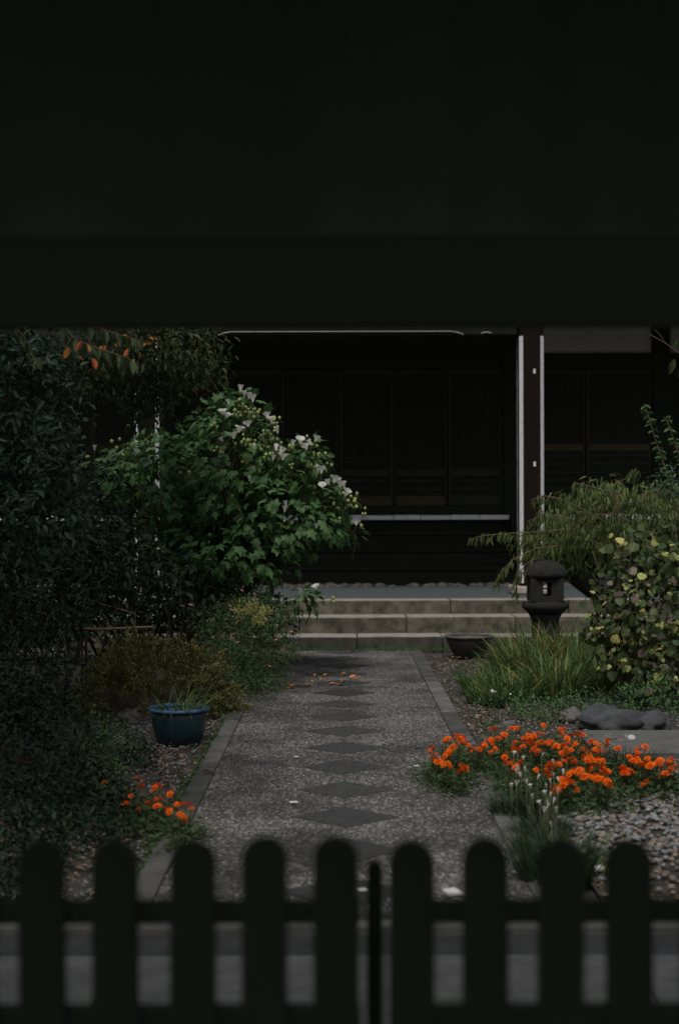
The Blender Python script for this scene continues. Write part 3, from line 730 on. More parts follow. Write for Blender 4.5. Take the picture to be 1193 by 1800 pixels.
# flower mesh: five cupped petals
def flower_mesh(open_=.45):
    V = []; Fs = []
    for k in range(5):
        a = 2 * math.pi * k / 5
        for t, wq in ((0, .1), (.35, .42), (.75, .55), (1, .42)):
            r = (.06 + open_ * t ** 1.2 * .7); z = t * (1 - .25 * t * open_)
            for s in (-1, 0, 1):
                aa = a + s * wq * (1.6 if t < .5 else 1.35)
                V.append((r * math.cos(aa), r * math.sin(aa), z - (abs(s) * .08 if t > .9 else 0)))
        o = k * 12
        for i in range(3):
            for j in range(2): q = o + i * 3 + j; Fs.append((q, q + 1, q + 4, q + 3))
    return from_np('flower', V, Fs, True)
fm = [flower_mesh(.35), flower_mesh(.5), flower_mesh(.8)]
for m_ in fm: m_.materials.append(M['petal'])
bb = bmesh.new(); bmesh.ops.create_icosphere(bb, subdivisions=1, radius=1)
for v in bb.verts:
    if v.co.z > .3: v.co.z *= 1.3
bud_me = from_bm('bud', bb, True); bud_me.materials.append(M['bud'])
stm = Acc(); hl = hbn.location
targets = []
for i, (px, py) in enumerate(flo):
    d = 13.28 if px > 300 else 13.55
    p = P(px, py, d)
    o = bpy.data.objects.new('flower', fm[i % 3]); COL.objects.link(o); o.parent = hbn; o.location = p - hl; s = random.uniform(.065, .10); o.scale = (s, s, s * .9)
    o.rotation_euler = (random.uniform(-.1, .6), random.uniform(-.4, .4), random.uniform(0, 6))
    stm.tube(curve_pts(p + Vector((random.uniform(-.15, .05), .3, -.35)), p, 0, 4, .04), .006, .003, 4); targets.append(p)
nb = 0
blist = []
for i in range(80):
    px, py = random.choice(flo + [(600, 900), (620, 900), (575, 790), (500, 770), (210, 765), (235, 750), (340, 830), (360, 930), (390, 915), (340, 985)])
    nn = random.randint(2, 4)
    cxp = px + random.uniform(-28, 28); cyp = py + random.uniform(-10, 34)
    for k in range(nn): blist.append((cxp + random.uniform(-9, 9), cyp + random.uniform(-9, 9)))
for px, py in blist:
    p = P(px, py, 13.4 + random.uniform(0, .25)); o = bpy.data.objects.new('bud', bud_me); COL.objects.link(o); o.parent = hbn
    o.location = p - hl; s = random.uniform(.013, .021); o.scale = (s, s, s)
    stm.tube([p, p + Vector((random.uniform(-.05, .05), .05, -.07))], .003, .004, 3)
stm.obj('flower_stalks', M['stemgreen'], hbn, kind='stuff')
shrub_stems(hbn, (-1.6, 14.1, 0), [p + Vector((0, .35, -.15)) for p in targets[::2]], .028, M['bark'], 'stem', sag=.15)

# ------------------------------------------------------------------ big evergreen on the far left
ev = empty('evergreen_shrub', (-2.75, 9.9, 0), 'tall dark evergreen shrub with blue green leaves at the left edge', 'shrub')
ells = [E(20, 720, 9.6, 130, 170, .6), E(60, 860, 9.5, 100, 120, .5), E(-60, 950, 9.4, 150, 150, .6), E(40, 640, 9.6, 90, 70, .4), E(110, 900, 9.8, 60, 60, .35), E(-90, 750, 9.6, 120, 220, .6)]
pos, R, S = leaf_set(ells, 1150, 7, .10, .072, droop=.1, up=.5, inner=.45, jit=.7)
leaves_out(ev, T_OVAL, pos, R, S, M['camel'], 300)
shrub_stems(ev, (-2.75, 9.9, 0), [P(20, 640, 9.6), P(60, 800, 9.6), P(-80, 760, 9.6), P(100, 860, 9.8), P(40, 700, 9.7), P(-40, 650, 9.6), P(20, 900, 9.6)], .05, M['bark'], 'stem')
ev2 = empty('shade_shrub', (-2.4, 11.8, 0), 'dim broad leaved shrub in shadow behind the weathered pole', 'shrub')
ells = [E(150, 970, 12, 120, 90, .6), E(70, 1060, 11.5, 120, 90, .6), E(230, 1010, 12.4, 90, 80, .5), E(330, 1030, 13.2, 90, 60, .5), E(200, 900, 13, 70, 70, .5)]
pos, R, S = leaf_set(ells, 520, 6, .13, .085, droop=.2, up=.6, inner=.3, jit=.7)
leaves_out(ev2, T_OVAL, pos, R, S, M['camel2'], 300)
shrub_stems(ev2, (-2.4, 11.8, 0), [P(150, 930, 12), P(70, 1030, 11.6), P(230, 960, 12.3), P(120, 900, 12)], .03, M['bark'], 'stem')
bk = empty('backdrop_bush', (-2.6, 15.3, 0), 'dark dense bush in front of the left end of the stone steps', 'shrub')
ells = [E(250, 1075, 15.2, 120, 70, .5), E(100, 1060, 15.2, 130, 90, .5), E(370, 1065, 15.0, 90, 60, .45), E(455, 1090, 15.2, 60, 55, .35), E(-40, 1040, 15, 120, 110, .5), E(180, 980, 15.4, 100, 60, .5)]
pos, R, S = leaf_set(ells, 1100, 9, .13, .075, droop=.1, up=.5, inner=.2, jit=.8)
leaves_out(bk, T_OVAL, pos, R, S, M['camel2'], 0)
shrub_stems(bk, (-2.6, 15.3, 0), [P(x, y, 15.2) for x, y in ((100, 1000), (180, 960), (260, 1020), (370, 1020), (40, 980))], .02, M['bark'], 'stem')
# near low dark bushes, bottom left
nb_ = empty('near_bush', (-1.95, 8.3, 0), 'dense dark bush filling the near left corner above the picket gate', 'shrub')
ells = [E(40, 1330, 8.4, 140, 120, .6), E(-20, 1200, 8.8, 140, 100, .6), E(90, 1430, 7.9, 110, 80, .5), E(60, 1200, 9.2, 110, 90, .5), E(-50, 1080, 9, 120, 100, .5)]
pos, R, S = leaf_set(ells, 1000, 8, .08, .045, droop=.1, up=.6, inner=.35, jit=.8)
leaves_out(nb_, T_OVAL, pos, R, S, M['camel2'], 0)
shrub_stems(nb_, (-1.95, 8.3, 0), [P(40, 1300, 8.4), P(-20, 1180, 8.8), P(90, 1400, 8), P(60, 1200, 9)], .02, M['bark'], 'stem')
wd_ = empty('near_weeds', (-1.5, 7, 0), 'low shaded weeds spreading behind the left pickets', 'ground cover')
ells = [E(40, 1470, 6.6, 150, 40, .6), E(150, 1415, 7.4, 80, 40, .45), E(20, 1550, 5.95, 80, 30, .4), E(205, 1440, 7.0, 45, 26, .3), E(100, 1390, 7.7, 110, 50, .5), E(230, 1330, 8.9, 40, 22, .2)]
pos, R, S = leaf_set(ells, 700, 8, .07, .038, droop=.1, up=.7, inner=.3, jit=.8)
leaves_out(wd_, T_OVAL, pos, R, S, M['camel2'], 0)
lw = empty('ground_cover_shrub', (-1.5, 8.6, 0), 'low leafy green plant left of the small marigold clump', 'shrub')
ells = [E(175, 1370, 8.4, 55, 50, .25), E(200, 1300, 9.4, 55, 35, .3), E(130, 1300, 9.2, 60, 60, .3)]
pos, R, S = leaf_set(ells, 260, 7, .05, .04, droop=.1, up=.8, inner=.4, jit=.7)
leaves_out(lw, T_OVAL, pos, R, S, M['aster'], 0)

# ------------------------------------------------------------------ cherry tree: trunk hidden at the left, unseen canopy spread to shade the garden, branches hang into view
ch = empty('cherry_tree', (-3.6, 11.3, 0), 'cherry tree at the left whose drooping branch carries a few orange leaves', 'tree')
a = Acc(); a.tube([(-3.6, 11.3, 0), (-3.55, 11.2, 1.2), (-3.4, 11.0, 2.4), (-3.0, 10.8, 3.4), (-2.6, 10.6, 4.2)], .17, .09, 10)
a.tube([(-3.4, 11.0, 2.4), (-3.9, 10.2, 3.6), (-4.3, 9.6, 4.6)], .1, .04, 8); a.tube([(-3.0, 10.8, 3.4), (-2.0, 11.6, 3.9), (-1.3, 12.2, 4.4)], .07, .03, 8)
a.tube([(-3.0, 10.8, 3.4), (-2.6, 9.2, 3.3), (-2.1, 8.6, 3.0), P(112, 570, 8.4)], .05, .012, 7); a.tube([(-2.6, 9.2, 3.3), (-2.9, 8.0, 3.7), (-3.0, 6.4, 4.0), (-2.6, 5.4, 4.2)], .05, .015, 7); a.obj('trunk', M['bark'], ch)
a = Acc(); br = [P(112, 570, 8.4), P(128, 590, 8.4), P(150, 603, 8.38), P(175, 612, 8.35), P(200, 620, 8.33), P(225, 628, 8.3), P(245, 640, 8.3)]
a.tube(br, .006, .002, 5); b2 = [P(128, 590, 8.4), P(122, 600, 8.35), P(118, 612, 8.3)]; a.tube(b2, .003, .002, 4)
b3 = [P(150, 565, 8.5), P(185, 580, 8.5), P(220, 590, 8.5), P(262, 600, 8.5)]; a.tube(b3, .005, .002, 4)
b4 = [P(20, 560, 8.6), P(50, 600, 8.6), P(70, 640, 8.6)]; a.tube(b4, .005, .002, 4); a.obj('branch', M['twig'], ch)
pts = []
for seg in (br, b3, b4):
    for q in range(len(seg) - 1):
        for t in (0, .33, .66): pts.append(seg[q].lerp(seg[q + 1], t))
pos = []; ax = []
for p in pts:
    for k in range(2): pos.append((p.x + random.uniform(-.01, .01), p.y + random.uniform(-.04, .04), p.z)); ax.append((random.uniform(-.1, .7), random.uniform(-.5, .5), -1))
pos = np.array(pos); ax = np.array(ax); nr = rand_dirs(len(pos)) * .5 + np.array((0.2, -.8, .5))
Rr = frames(ax, nr); SS = .085 * rng.uniform(.7, 1.15, len(pos))
leaves_out(ch, T_OVAL, pos, Rr, SS, M['cherry'], 300)
ol = from_np('orange_leaf', *T_OVAL); ol.materials.append(M['orange_leaf'])
for px, py, s, rz in ((122, 608, .085, .15), (146, 598, .08, .3), (155, 604, .06, -.2), (163, 628, .09, -.25), (226, 612, .06, .2)):
    p = P(px, py, 8.25); o = link('leaf', ol, None, ch); o.location = p - ch.location; o.scale = (s,) * 3
    o.rotation_euler = (math.radians(-100), 0, rz); o.rotation_euler.y = rz * 2
# upper foliage (russet) hanging into view above the hibiscus
ells = [E(310, 610, 12.5, 95, 60, .6), E(250, 650, 12.8, 70, 45, .5), E(345, 650, 12.6, 50, 40, .4), E(160, 640, 12.4, 90, 60, .6), E(275, 690, 13.0, 60, 45, .4), E(240, 605, 12.2, 75, 45, .5), E(258, 700, 13.2, 45, 60, .3)]
pos, R, S = leaf_set(ells, 760, 6, .14, .068, droop=.5, up=.7, inner=.4, jit=.6)
leaves_out(ch, T_OVAL, pos, R, S, M['redleaf'], 230, alt=M['orange_leaf'], n_alt=16)
ells = [((-3.0, 6.2, 3.8), (2.1, 2.0, .8), 9), ((-2.9, 8.4, 4.2), (1.4, 1.5, .6), 2), ((-3.2, 9.5, 4.6), (2.6, 3.2, 1.1), 8), ((-3.9, 11.6, 4.3), (1.6, 2.0, .8), 4), ((-4.6, 9, 3.9), (1.6, 3.0, 1.2), 5)]  # unseen leaf mass, enlarged and brought forward to shade the left garden
pos, R, S = leaf_set(ells, 3300, 7, .25, .12, droop=.3, up=.9, inner=.2)
me = mass_mesh('shade_crown', T_OVAL, pos - np.array(ch.location), R, S); link('shade_crown', me, M['cherry'], ch, kind='stuff')

mo = empty('moss', (0, 16.05, .03), 'thin moss and small weeds along the foot of the stone steps', 'moss')
n_ = 1400; pos = np.stack([rng.uniform(-.8, 2.6, n_), 16.10 - np.abs(rng.normal(0, .035, n_)), .035 + rng.uniform(0, .015, n_)], 1); ax = rand_dirs(n_); ax[:, 2] = np.abs(ax[:, 2])
link('tufts', mass_mesh('tufts', T_SMALL, pos - np.array((0, 16.05, .03)), frames(ax, rand_dirs(n_)), .022 * rng.uniform(.5, 1.3, n_)), M['aster'], mo, kind='stuff')
mo2 = empty('moss', (-.9, 9, .03), 'ragged moss and weeds along the outer edge of the left kerb', 'moss')
n_ = 2600; yy = rng.uniform(5.6, 15, n_); wv = .5 + .5 * np.sin(yy * 3.1) * np.sin(yy * 7.7); pos = np.stack([-.885 - np.abs(rng.normal(0, .035, n_)) * wv + .02, yy, .02 + rng.uniform(0, .02, n_)], 1); ax = rand_dirs(n_); ax[:, 2] = np.abs(ax[:, 2])
link('tufts', mass_mesh('tufts', T_SMALL, pos - np.array((-.9, 9, .03)), frames(ax, rand_dirs(n_)), .022 * rng.uniform(.5, 1.3, n_)), M['aster'], mo2, kind='stuff')

# ------------------------------------------------------------------ juniper mound, aster shrub
jn = empty('juniper_mound', (-1.48, 11.3, 0), 'low rounded yellow green clipped juniper behind the blue pot', 'shrub')
jc = np.array((-1.52, 11.35, 0))
nT = 420
D = rand_dirs(nT); D[:, 2] = np.abs(D[:, 2]); D[:, 1] -= .15
rad = np.array((.62, .5, .58))
undul = 1 + .15 * np.sin(D[:, 0] * 6 + 1 + D[:, 2] * 3) * np.cos(D[:, 1] * 5) + .06 * np.sin(D[:, 2] * 17 + D[:, 0] * 11)
sl_ = np.where(D[:, 0] > .2, 1 + .12 * (D[:, 0] - .2) * (1 - D[:, 2]), 1)
C = jc + D * rad * (undul * sl_)[:, None] * rng.uniform(.74, .92, nT)[:, None]
k = 95
sd_ = D + rand_dirs(nT) * .55; sd_[:, 2] += .25; sd_ /= np.linalg.norm(sd_, axis=1)[:, None]
C2 = np.repeat(C, k, 0); D2 = np.repeat(sd_, k, 0)
tt = rng.uniform(0, 1, len(C2))[:, None]
pos = C2 + D2 * tt * .15 + rand_dirs(len(C2)) * (.034 * (1.1 - tt)); ax = D2 * 1.0 + rand_dirs(len(C2)) * .7
keepj = pos[:, 2] > .01
me = mass_mesh('foliage', T_SMALL, pos[keepj] - jc, frames(ax, rand_dirs(len(C2)))[keepj], .024 * rng.uniform(.7, 1.3, keepj.sum()))
me2 = bpy.data.meshes.new('x')
link('foliage', me, M['juniper'], jn, kind='stuff')
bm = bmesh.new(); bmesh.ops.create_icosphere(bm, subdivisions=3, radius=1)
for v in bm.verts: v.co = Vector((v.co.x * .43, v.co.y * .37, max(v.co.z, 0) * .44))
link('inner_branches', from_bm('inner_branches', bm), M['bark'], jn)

asr = empty('aster_shrub', (-.85, 12.5, 0), 'bushy fine leaved shrub with small pink flowerheads left of the far path', 'shrub')
ells = [E(445, 1130, 12.5, 75, 85, .4), E(400, 1170, 12.3, 70, 60, .35), E(480, 1160, 12.6, 50, 55, .3), E(390, 1100, 12.8, 60, 50, .4), E(470, 1075, 12.9, 60, 35, .3), E(440, 1200, 12.1, 60, 30, .3)]
pos, R, S = leaf_set(ells, 900, 9, .06, .042, droop=.1, up=.6, inner=.35, jit=.8)
leaves_out(asr, T_NARROW, pos, R, S, M['aster'], 0)
shrub_stems(asr, (-.85, 12.5, 0), [P(x, y, 12.4) for x, y in ((400, 1080), (440, 1060), (480, 1070), (500, 1100), (380, 1120), (520, 1130), (460, 1100), (420, 1130))], .008, M['stemgreen'], 'stem')
hm = bmesh.new()
for k in range(9):
    a = k * 2.4; r = .5 * math.sqrt(k / 9)
    bmesh.ops.create_icosphere(hm, subdivisions=1, radius=.28, matrix=Matrix.Translation((r * math.cos(a) * 1.6, r * math.sin(a) * 1.6, -.2 * r)))
ph = from_bm('flowerhead', hm); ph.materials.append(M['pink'])
for px, py in ((425, 1037), (404, 1064), (407, 1071), (414, 1070), (420, 1085), (421, 1090), (462, 1093), (392, 1117), (407, 1122), (417, 1128), (486, 1098), (503, 1089), (484, 1124), (499, 1137), (497, 1143), (445, 1148), (440, 1062), (449, 1044), (300, 1052), (320, 1064), (327, 1091), (335, 1062), (371, 1091), (391, 1117), (473, 1170), (350, 1080), (511, 1110)):
    p = P(px, py, 11.95); o = link('flowerhead', ph, None, asr); o.location = p - asr.location; s = random.uniform(.014, .026); o.scale = (s, s, s * .6); o.rotation_euler = (.4, 0, random.uniform(0, 6))
# trailing weeds between
vg = empty('goldenrod', (-.72, 13.2, 0), 'pale yellow green weedy spray above the pink flowered shrub', 'plant')
pos, R, S = leaf_set([E(445, 1075, 12.2, 34, 16, .15)], 40, 8, .05, .04, droop=-.3, up=.3)
leaves_out(vg, T_NARROW, pos, R, S, M['heart_yel'], 0)

# ------------------------------------------------------------------ right side: weeping shrub, trunk
wp = empty('weeping_tree', (2.95, 15.2, 0), 'low weeping tree with drooping narrow leaves behind the lantern', 'tree')
dw = 15
ells = [E(1090, 910, dw, 110, 62, .7), E(1010, 915, dw - .1, 75, 40, .5), E(1160, 900, dw, 80, 60, .6), E(960, 950, dw - .2, 60, 26, .4), E(1050, 960, dw, 100, 45, .6), E(1065, 860, dw, 55, 28, .4), E(1020, 885, dw, 60, 25, .4)]
pos, R, S = leaf_set(ells, 430, 8, .10, .10, droop=1.2, up=.2, inner=.35, jit=.45)
arms = [[(1010, 930), (960, 935), (900, 938), (850, 942), (826, 948)], [(1040, 905), (990, 880), (955, 872), (932, 880)], [(985, 960), (940, 965), (900, 985), (880, 1005), (872, 1030)], [(960, 975), (925, 990), (905, 1020), (908, 1050)],
        [(1050, 930), (1000, 912), (960, 905), (925, 918)], [(1130, 930), (1080, 905), (1040, 905), (1005, 925), (990, 950)], [(1150, 905), (1110, 885), (1060, 888), (1030, 905)], [(1193, 870), (1150, 862), (1120, 875), (1100, 895)], [(1060, 960), (1020, 945), (975, 950), (945, 975)],
        [(1090, 870), (1040, 858), (1010, 850), (1005, 860)], [(1120, 860), (1110, 838), (1118, 824), (1108, 832)]]
ap = []; aa = []
a = Acc()
for arm in arms:
    w_ = [P(x, y, dw - .55 if x < 985 else dw - .6) for x, y in arm]; a.tube(w_, .007, .003, 5)
    for q in range(len(w_) - 1):
        L_ = (w_[q + 1] - w_[q]).length
        for k in range(int(L_ / .011)):
            p = w_[q].lerp(w_[q + 1], random.random()); ap.append((p.x + random.uniform(-.03, .03), p.y + random.uniform(-.05, .05), p.z + random.uniform(-.04, .03))); aa.append((random.uniform(-.7, .2), random.uniform(-.4, .4), -1))
ap = np.array(ap); aa = np.array(aa); nr = rand_dirs(len(ap)) * .6 + np.array((0, -.6, .6))
pos = np.concatenate([pos, ap]); R = np.concatenate([R, frames(aa, nr)]); S = np.concatenate([S, .10 * rng.uniform(.6, 1.1, len(ap))])
leaves_out(wp, T_NARROW, pos, R, S, M['weep'], 300, alt=M['redleaf'], n_alt=12)
for arm in ([(1100, 905), (1084, 890), (1075, 872), (1062, 868), (1050, 860), (1034, 856), (1020, 850)], [(1078, 880), (1082, 868), (1076, 855), (1100, 842)], [(1070, 902), (1052, 912), (1030, 902), (1010, 900)]):
    a.tube([P(x, y, dw - .62) for x, y in arm], .007, .003, 5)
a.obj('branch', M['twig'], wp)
a = Acc(); a.tube([(3.6, 15.3, -.05), P(1100, 1120, 15.2), P(1080, 1055, 15.2), P(1040, 1038, 15.2), P(1012, 1018, 15.15), P(1003, 985, 15.1), P(1010, 945, 15), P(1040, 915, 15), P(1070, 890, 15)], .13, .05, 12)
a.obj('trunk', M['lantern'], wp)

# vertical shoots with small leaves
def shoot(pts, d, label, m='hib', step=.022, size=.05, base=None):
    w_ = [P(x, y, d) for x, y in pts]; e = empty('climbing_shoot', (w_[0].x, w_[0].y, 0), label, 'shoot')
    a = Acc(); a.tube([(w_[0].x + .05, d, 0)] + w_, .008, .003, 5); a.obj('stem', M['twig'], e)
    pp_ = []; ax_ = []
    for q in range(len(w_) - 1):
        L_ = (w_[q + 1] - w_[q]).length
        for k in range(int(L_ / step) * 2):
            p = w_[q].lerp(w_[q + 1], random.random()); s = random.choice((-1, 1)); pp_.append((p.x, p.y, p.z)); ax_.append((s, random.uniform(-.9, .3), random.uniform(-.5, .6)))
    pp_ = np.array(pp_); ax_ = np.array(ax_)
    leaves_out(e, T_OVAL, pp_, frames(ax_, rand_dirs(len(pp_)) * .6 + np.array((0, -.3, .9))), size * rng.uniform(.7, 1.1, len(pp_)), M[m], 90)
    return e
shoot([(1185, 900), (1170, 830), (1150, 770), (1140, 735), (1132, 712)], 13.8, 'tall upright leafy shoot left of its pair against the dark doors', size=.065)
shoot([(1215, 900), (1200, 820), (1182, 770), (1170, 735)], 13.8, 'second upright leafy shoot nearest the right edge', size=.065)
pos, R, S = leaf_set([E(1180, 850, 13.8, 35, 28, .2)], 30, 6, .06, .05)
sb = empty('shoot_bush', (3.2, 13.9, 0), 'blue green leafy clump at the foot of the upright shoots', 'shrub'); leaves_out(sb, T_OVAL, pos, R, S, M['camel'], 120)
rb_ = empty('bare_branch', tuple(P(1215, 600, 12)), 'thin bare branch with two green leaves at the upper right edge', 'branch')
a = Acc(); a.tube([P(1240, 690, 12), P(1193, 622, 12), P(1170, 605, 12), P(1140, 588, 12)], .006, .002, 5); a.tube([P(1170, 605, 12), P(1160, 590, 12), P(1150, 580, 12)], .003, .001, 4)
a.tube([P(1240, 690, 12), (3.4, 12.1, 1.2), (3.5, 12.1, 0)], .006, .02, 6); a.obj('stem', M['twig'], rb_)
pos = np.array([tuple(P(x, y, 11.98)) for x, y in ((1185, 632), (1196, 650), (1190, 600))]); leaves_out(rb_, T_OVAL, pos, frames(np.array([(-.3, 0, -1.), (.1, 0, -1), (-.5, 0, -.7)]), np.array([(0, -1, .4)] * 3)), np.array([.14, .13, .07]), M['heart'], 3)

# ------------------------------------------------------------------ heart leaf climber
ht = empty('heart_leaf_shrub', (2.45, 11.9, 0), 'shrub of round heart shaped yellowing leaves at the right edge', 'shrub')
ells = [E(1125, 985, 11.9, 75, 45, .45), E(1160, 1090, 11.7, 80, 75, .5), E(1090, 1060, 11.9, 50, 60, .35), E(1190, 1000, 11.8, 60, 60, .5), E(1100, 1140, 11.7, 55, 50, .35), E(1180, 1190, 11.6, 80, 50, .4), E(1060, 1110, 11.9, 50, 25, .3)]
pos, R, S = leaf_set(ells, 400, 5, .13, .078, droop=.7, up=.35, inner=.45, jit=.7, smin=.35)
nr_ = R[:, :, 2].copy(); nr_[:, 1] -= .6; R = frames(R[:, :, 1], nr_)
n_ = len(pos); sel = rng.uniform(size=n_)
front = pos[:, 1] < np.median(pos[:, 1])
yl = (sel < .17) & front; dr = (sel > .17) & (sel < .24) & front; gr = ~(yl | dr)
leaves_out(ht, T_HEART, pos[yl], R[yl], S[yl], M['heart_yel'], 80)
leaves_out(ht, T_HEART, pos[dr], R[dr], S[dr], M['heart_dry'], 35)
leaves_out(ht, T_HEART, pos[gr], R[gr], S[gr], M['heart'], 180)
shrub_stems(ht, (2.45, 11.9, 0), [P(x, y, 11.6) for x, y in ((1040, 970), (1080, 950), (1110, 940), (1150, 930), (1050, 1050), (1180, 960), (1100, 1030), (1160, 1060))], .012, M['twig'], 'stem')
# ------------------------------------------------------------------ strap leaved clumps on the right
labs = ['leafy iris clump nearest the kerb with upright green blades', 'tall iris clump right of the dark bowl with yellow tips', 'dense iris clump in front of the stone lantern', 'iris clump between lantern and heart leaf shrub', 'low iris clump under the heart leaf shrub', 'iris clump at the back below the lantern plate', 'small iris clump at the front of the bed', 'fringe of blades right of the front iris clump', 'thin low tuft of blades at the front left corner of the iris bed']
for (px, py, rad, n, L, y), lab in zip(((845, 1222, .14, 220, .27, .06), (890, 1208, .18, 320, .38, .10), (935, 1205, .26, 420, .56, .20), (1000, 1195, .24, 340, .60, .22), (1050, 1215, .2, 260, .45, .12), (960, 1180, .25, 300, .55, .15), (900, 1232, .22, 240, .33, .04), (975, 1228, .24, 300, .46, .10), (862, 1238, .18, 200, .22, .05)), labs):
    grass_clump(px, py, rad, n, L, .016, lab, name='iris_clump', spread=.75, bend=.45, yel=y, cat='iris', group='iris clumps beside the stone lantern')
# low cover between irises and rocks
gc = empty('ground_cover', (1.6, 11.4, 0), 'low small leaved green ground cover in front of the irises', 'ground cover')
ells = [E(950, 1250, 11.2, 60, 22, .35), E(1030, 1235, 11.6, 50, 22, .3), E(1150, 1235, 11.2, 70, 35, .4), E(900, 1240, 11.6, 50, 14, .3), E(960, 1262, 10.9, 55, 10, .25), E(850, 1236, 11.9, 30, 10, .2), E(1010, 1250, 11.2, 50, 16, .3)]
pos, R, S = leaf_set(ells, 460, 8, .06, .036, droop=0, up=.8)
leaves_out(gc, T_OVAL, pos, R, S, M['hib'], 0)

sp = empty('ground_cover', (1.3, 10.6, 0), 'scattered low sprigs on the gravelly soil behind the marigolds', 'ground cover')
ells = [((x, y, .02), (.09, .09, .05), 1) for x, y in ((1.15, 11.4), (1.3, 10.9), (1.45, 11.3), (1.6, 10.7), (1.2, 12.2), (1.05, 10.3), (1.75, 11.0), (1.9, 10.4), (1.5, 10.35), (1.1, 13.4), (1.3, 14.3), (1.2, 9.7), (2.05, 10.8))]
pos, R, S = leaf_set(ells, 200, 7, .05, .032, droop=0, up=.8)
leaves_out(sp, T_OVAL, pos, R, S, M['aster'], 0)
# ------------------------------------------------------------------ marigolds
def bloom_mesh():
    V = []; Fs = []
    for ring, (r, z, n, lift) in enumerate(((1.0, -.10, 11, -.05), (.80, .20, 10, .2), (.55, .42, 8, .4), (.3, .55, 5, .5))):
        for k in range(n):
            a = 2 * math.pi * (k + ring * .37) / n + random.uniform(-.1, .1); w_ = math.pi / n * 1.15
            rr = r * random.uniform(.85, 1.12); o = len(V)
            V += [(.2 * r * math.cos(a), .2 * r * math.sin(a), z - .1), (rr * .7 * math.cos(a - w_), rr * .7 * math.sin(a - w_), z + .03), (rr * math.cos(a - w_ * .4), rr * math.sin(a - w_ * .4), z + lift * .2 + random.uniform(-.1, .1)),
                  (rr * math.cos(a + w_ * .4), rr * math.sin(a + w_ * .4), z + lift * .2 + random.uniform(-.1, .1)), (rr * .7 * math.cos(a + w_), rr * .7 * math.sin(a + w_), z + .03)]
            Fs += [(o, o + 1, o + 2), (o, o + 2, o + 3), (o, o + 3, o + 4)]
    V += [(0, 0, -.6)]; 
    return from_np('bloom', V, Fs)
bms = [bloom_mesh() for _ in range(4)]
for b in bms: b.materials.append(M['bloom'])
c8 = lambda L: [(720 + x / 2.522, 1200 + y / 2.522) for x, y in L]
c7 = lambda L: [(x / 2.84, 1200 + y / 2.84) for x, y in L]
bl = c8([(97, 287), (97, 324), (130, 355), (143, 362), (148, 257), (155, 290), (185, 290), (155, 315), (200, 235), (225, 250), (245, 262), (222, 368), (243, 383), (180, 378), (270, 308), (290, 290), (305, 300), (180, 255), (232, 245), (260, 280), (318, 278),
 (377, 207), (467, 203), (590, 199), (665, 207), (385, 250), (360, 270), (375, 297), (355, 250), (415, 230), (510, 247), (462, 270), (455, 290), (425, 314), (500, 270), (565, 227), (550, 245), (570, 270), (600, 270), (623, 263), (640, 287), (575, 305), (555, 295), (680, 285), (710, 300), (690, 240), (700, 270), (740, 230), (762, 237), (725, 265), (675, 315), (760, 300), (790, 312), (720, 340), (440, 360), (462, 380), (490, 352), (610, 385), (555, 385), (660, 365), (680, 350), (720, 395), (700, 405), (740, 400), (765, 345), (790, 355), (800, 335), (830, 350), (850, 350), (840, 305), (830, 310), (795, 387), (785, 417), (820, 425), (850, 435), (870, 440), (880, 460), (855, 385), (875, 398), (640, 480), (655, 465), (740, 475), (670, 430), (700, 440), (845, 370), (600, 400), (800, 262), (820, 270), (870, 265), (650, 300), (540, 275), (530, 250), (600, 370), (770, 330), (815, 345), (830, 430), (660, 478), (645, 470), (690, 295),
 (1003, 298), (1040, 288), (975, 340), (1000, 330), (985, 350), (1020, 370), (1050, 375), (940, 380), (945, 400), (975, 390), (1090, 365), (1105, 347), (1145, 357), (1175, 378), (1045, 440), (1130, 405), (1055, 338), (910, 297), (1010, 365), (995, 340)])
bl += c7([(517, 496), (685, 475), (703, 520), (703, 510), (785, 505), (800, 520), (775, 580), (795, 575), (735, 600), (650, 562), (687, 630), (780, 612), (800, 618), (840, 640), (825, 630), (880, 605), (910, 605), (940, 605), (950, 625), (895, 655), (910, 665), (920, 685), (845, 552), (627, 600), (770, 520)])
plants = [(780, 1325, 'marigold plant spilling orange blooms over the path edge'), (840, 1318, 'marigold plant between the path spill and the main orange bed'),
          (880, 1295, 'marigold plant at the back left of the orange bed'), (905, 1340, 'marigold plant beside the white lilies on the front left of the bed'),
          (950, 1305, 'marigold plant in the middle back of the orange bed'), (980, 1350, 'marigold plant in the centre of the orange bed'),
          (1005, 1298, 'marigold plant in front of the largest boulder'), (1045, 1340, 'marigold plant at the right side of the main orange bed'),
          (1060, 1372, 'marigold plant nearest the pebbles at the right front'), (985, 1385, 'marigold plant at the lowest front tip of the bed'),
          (1060, 1300, 'sparse marigold plant beside the pale star flowers'), (1110, 1345, 'small separate marigold plant right of the main bed'), (1175, 1350, 'dark marigold plant with few blooms at the right edge'),
          (240, 1385, 'sparse marigold plant with tiny blooms in the left bed'), (275, 1400, 'marigold plant in the middle of the small left clump'), (325, 1425, 'left bed marigold plant leaning onto the path kerb')]
bl += [(x + random.uniform(-9, 9), y + random.uniform(-5, 7)) for x, y in bl for _q in range(2) if random.random() < .8 and x > 500]
asg = {i: [] for i in range(len(plants))}
for b in bl:
    i = min(range(len(plants)), key=lambda q: (plants[q][0] - b[0]) ** 2 + 1.4 * (plants[q][1] - b[1]) ** 2); asg[i].append(b)
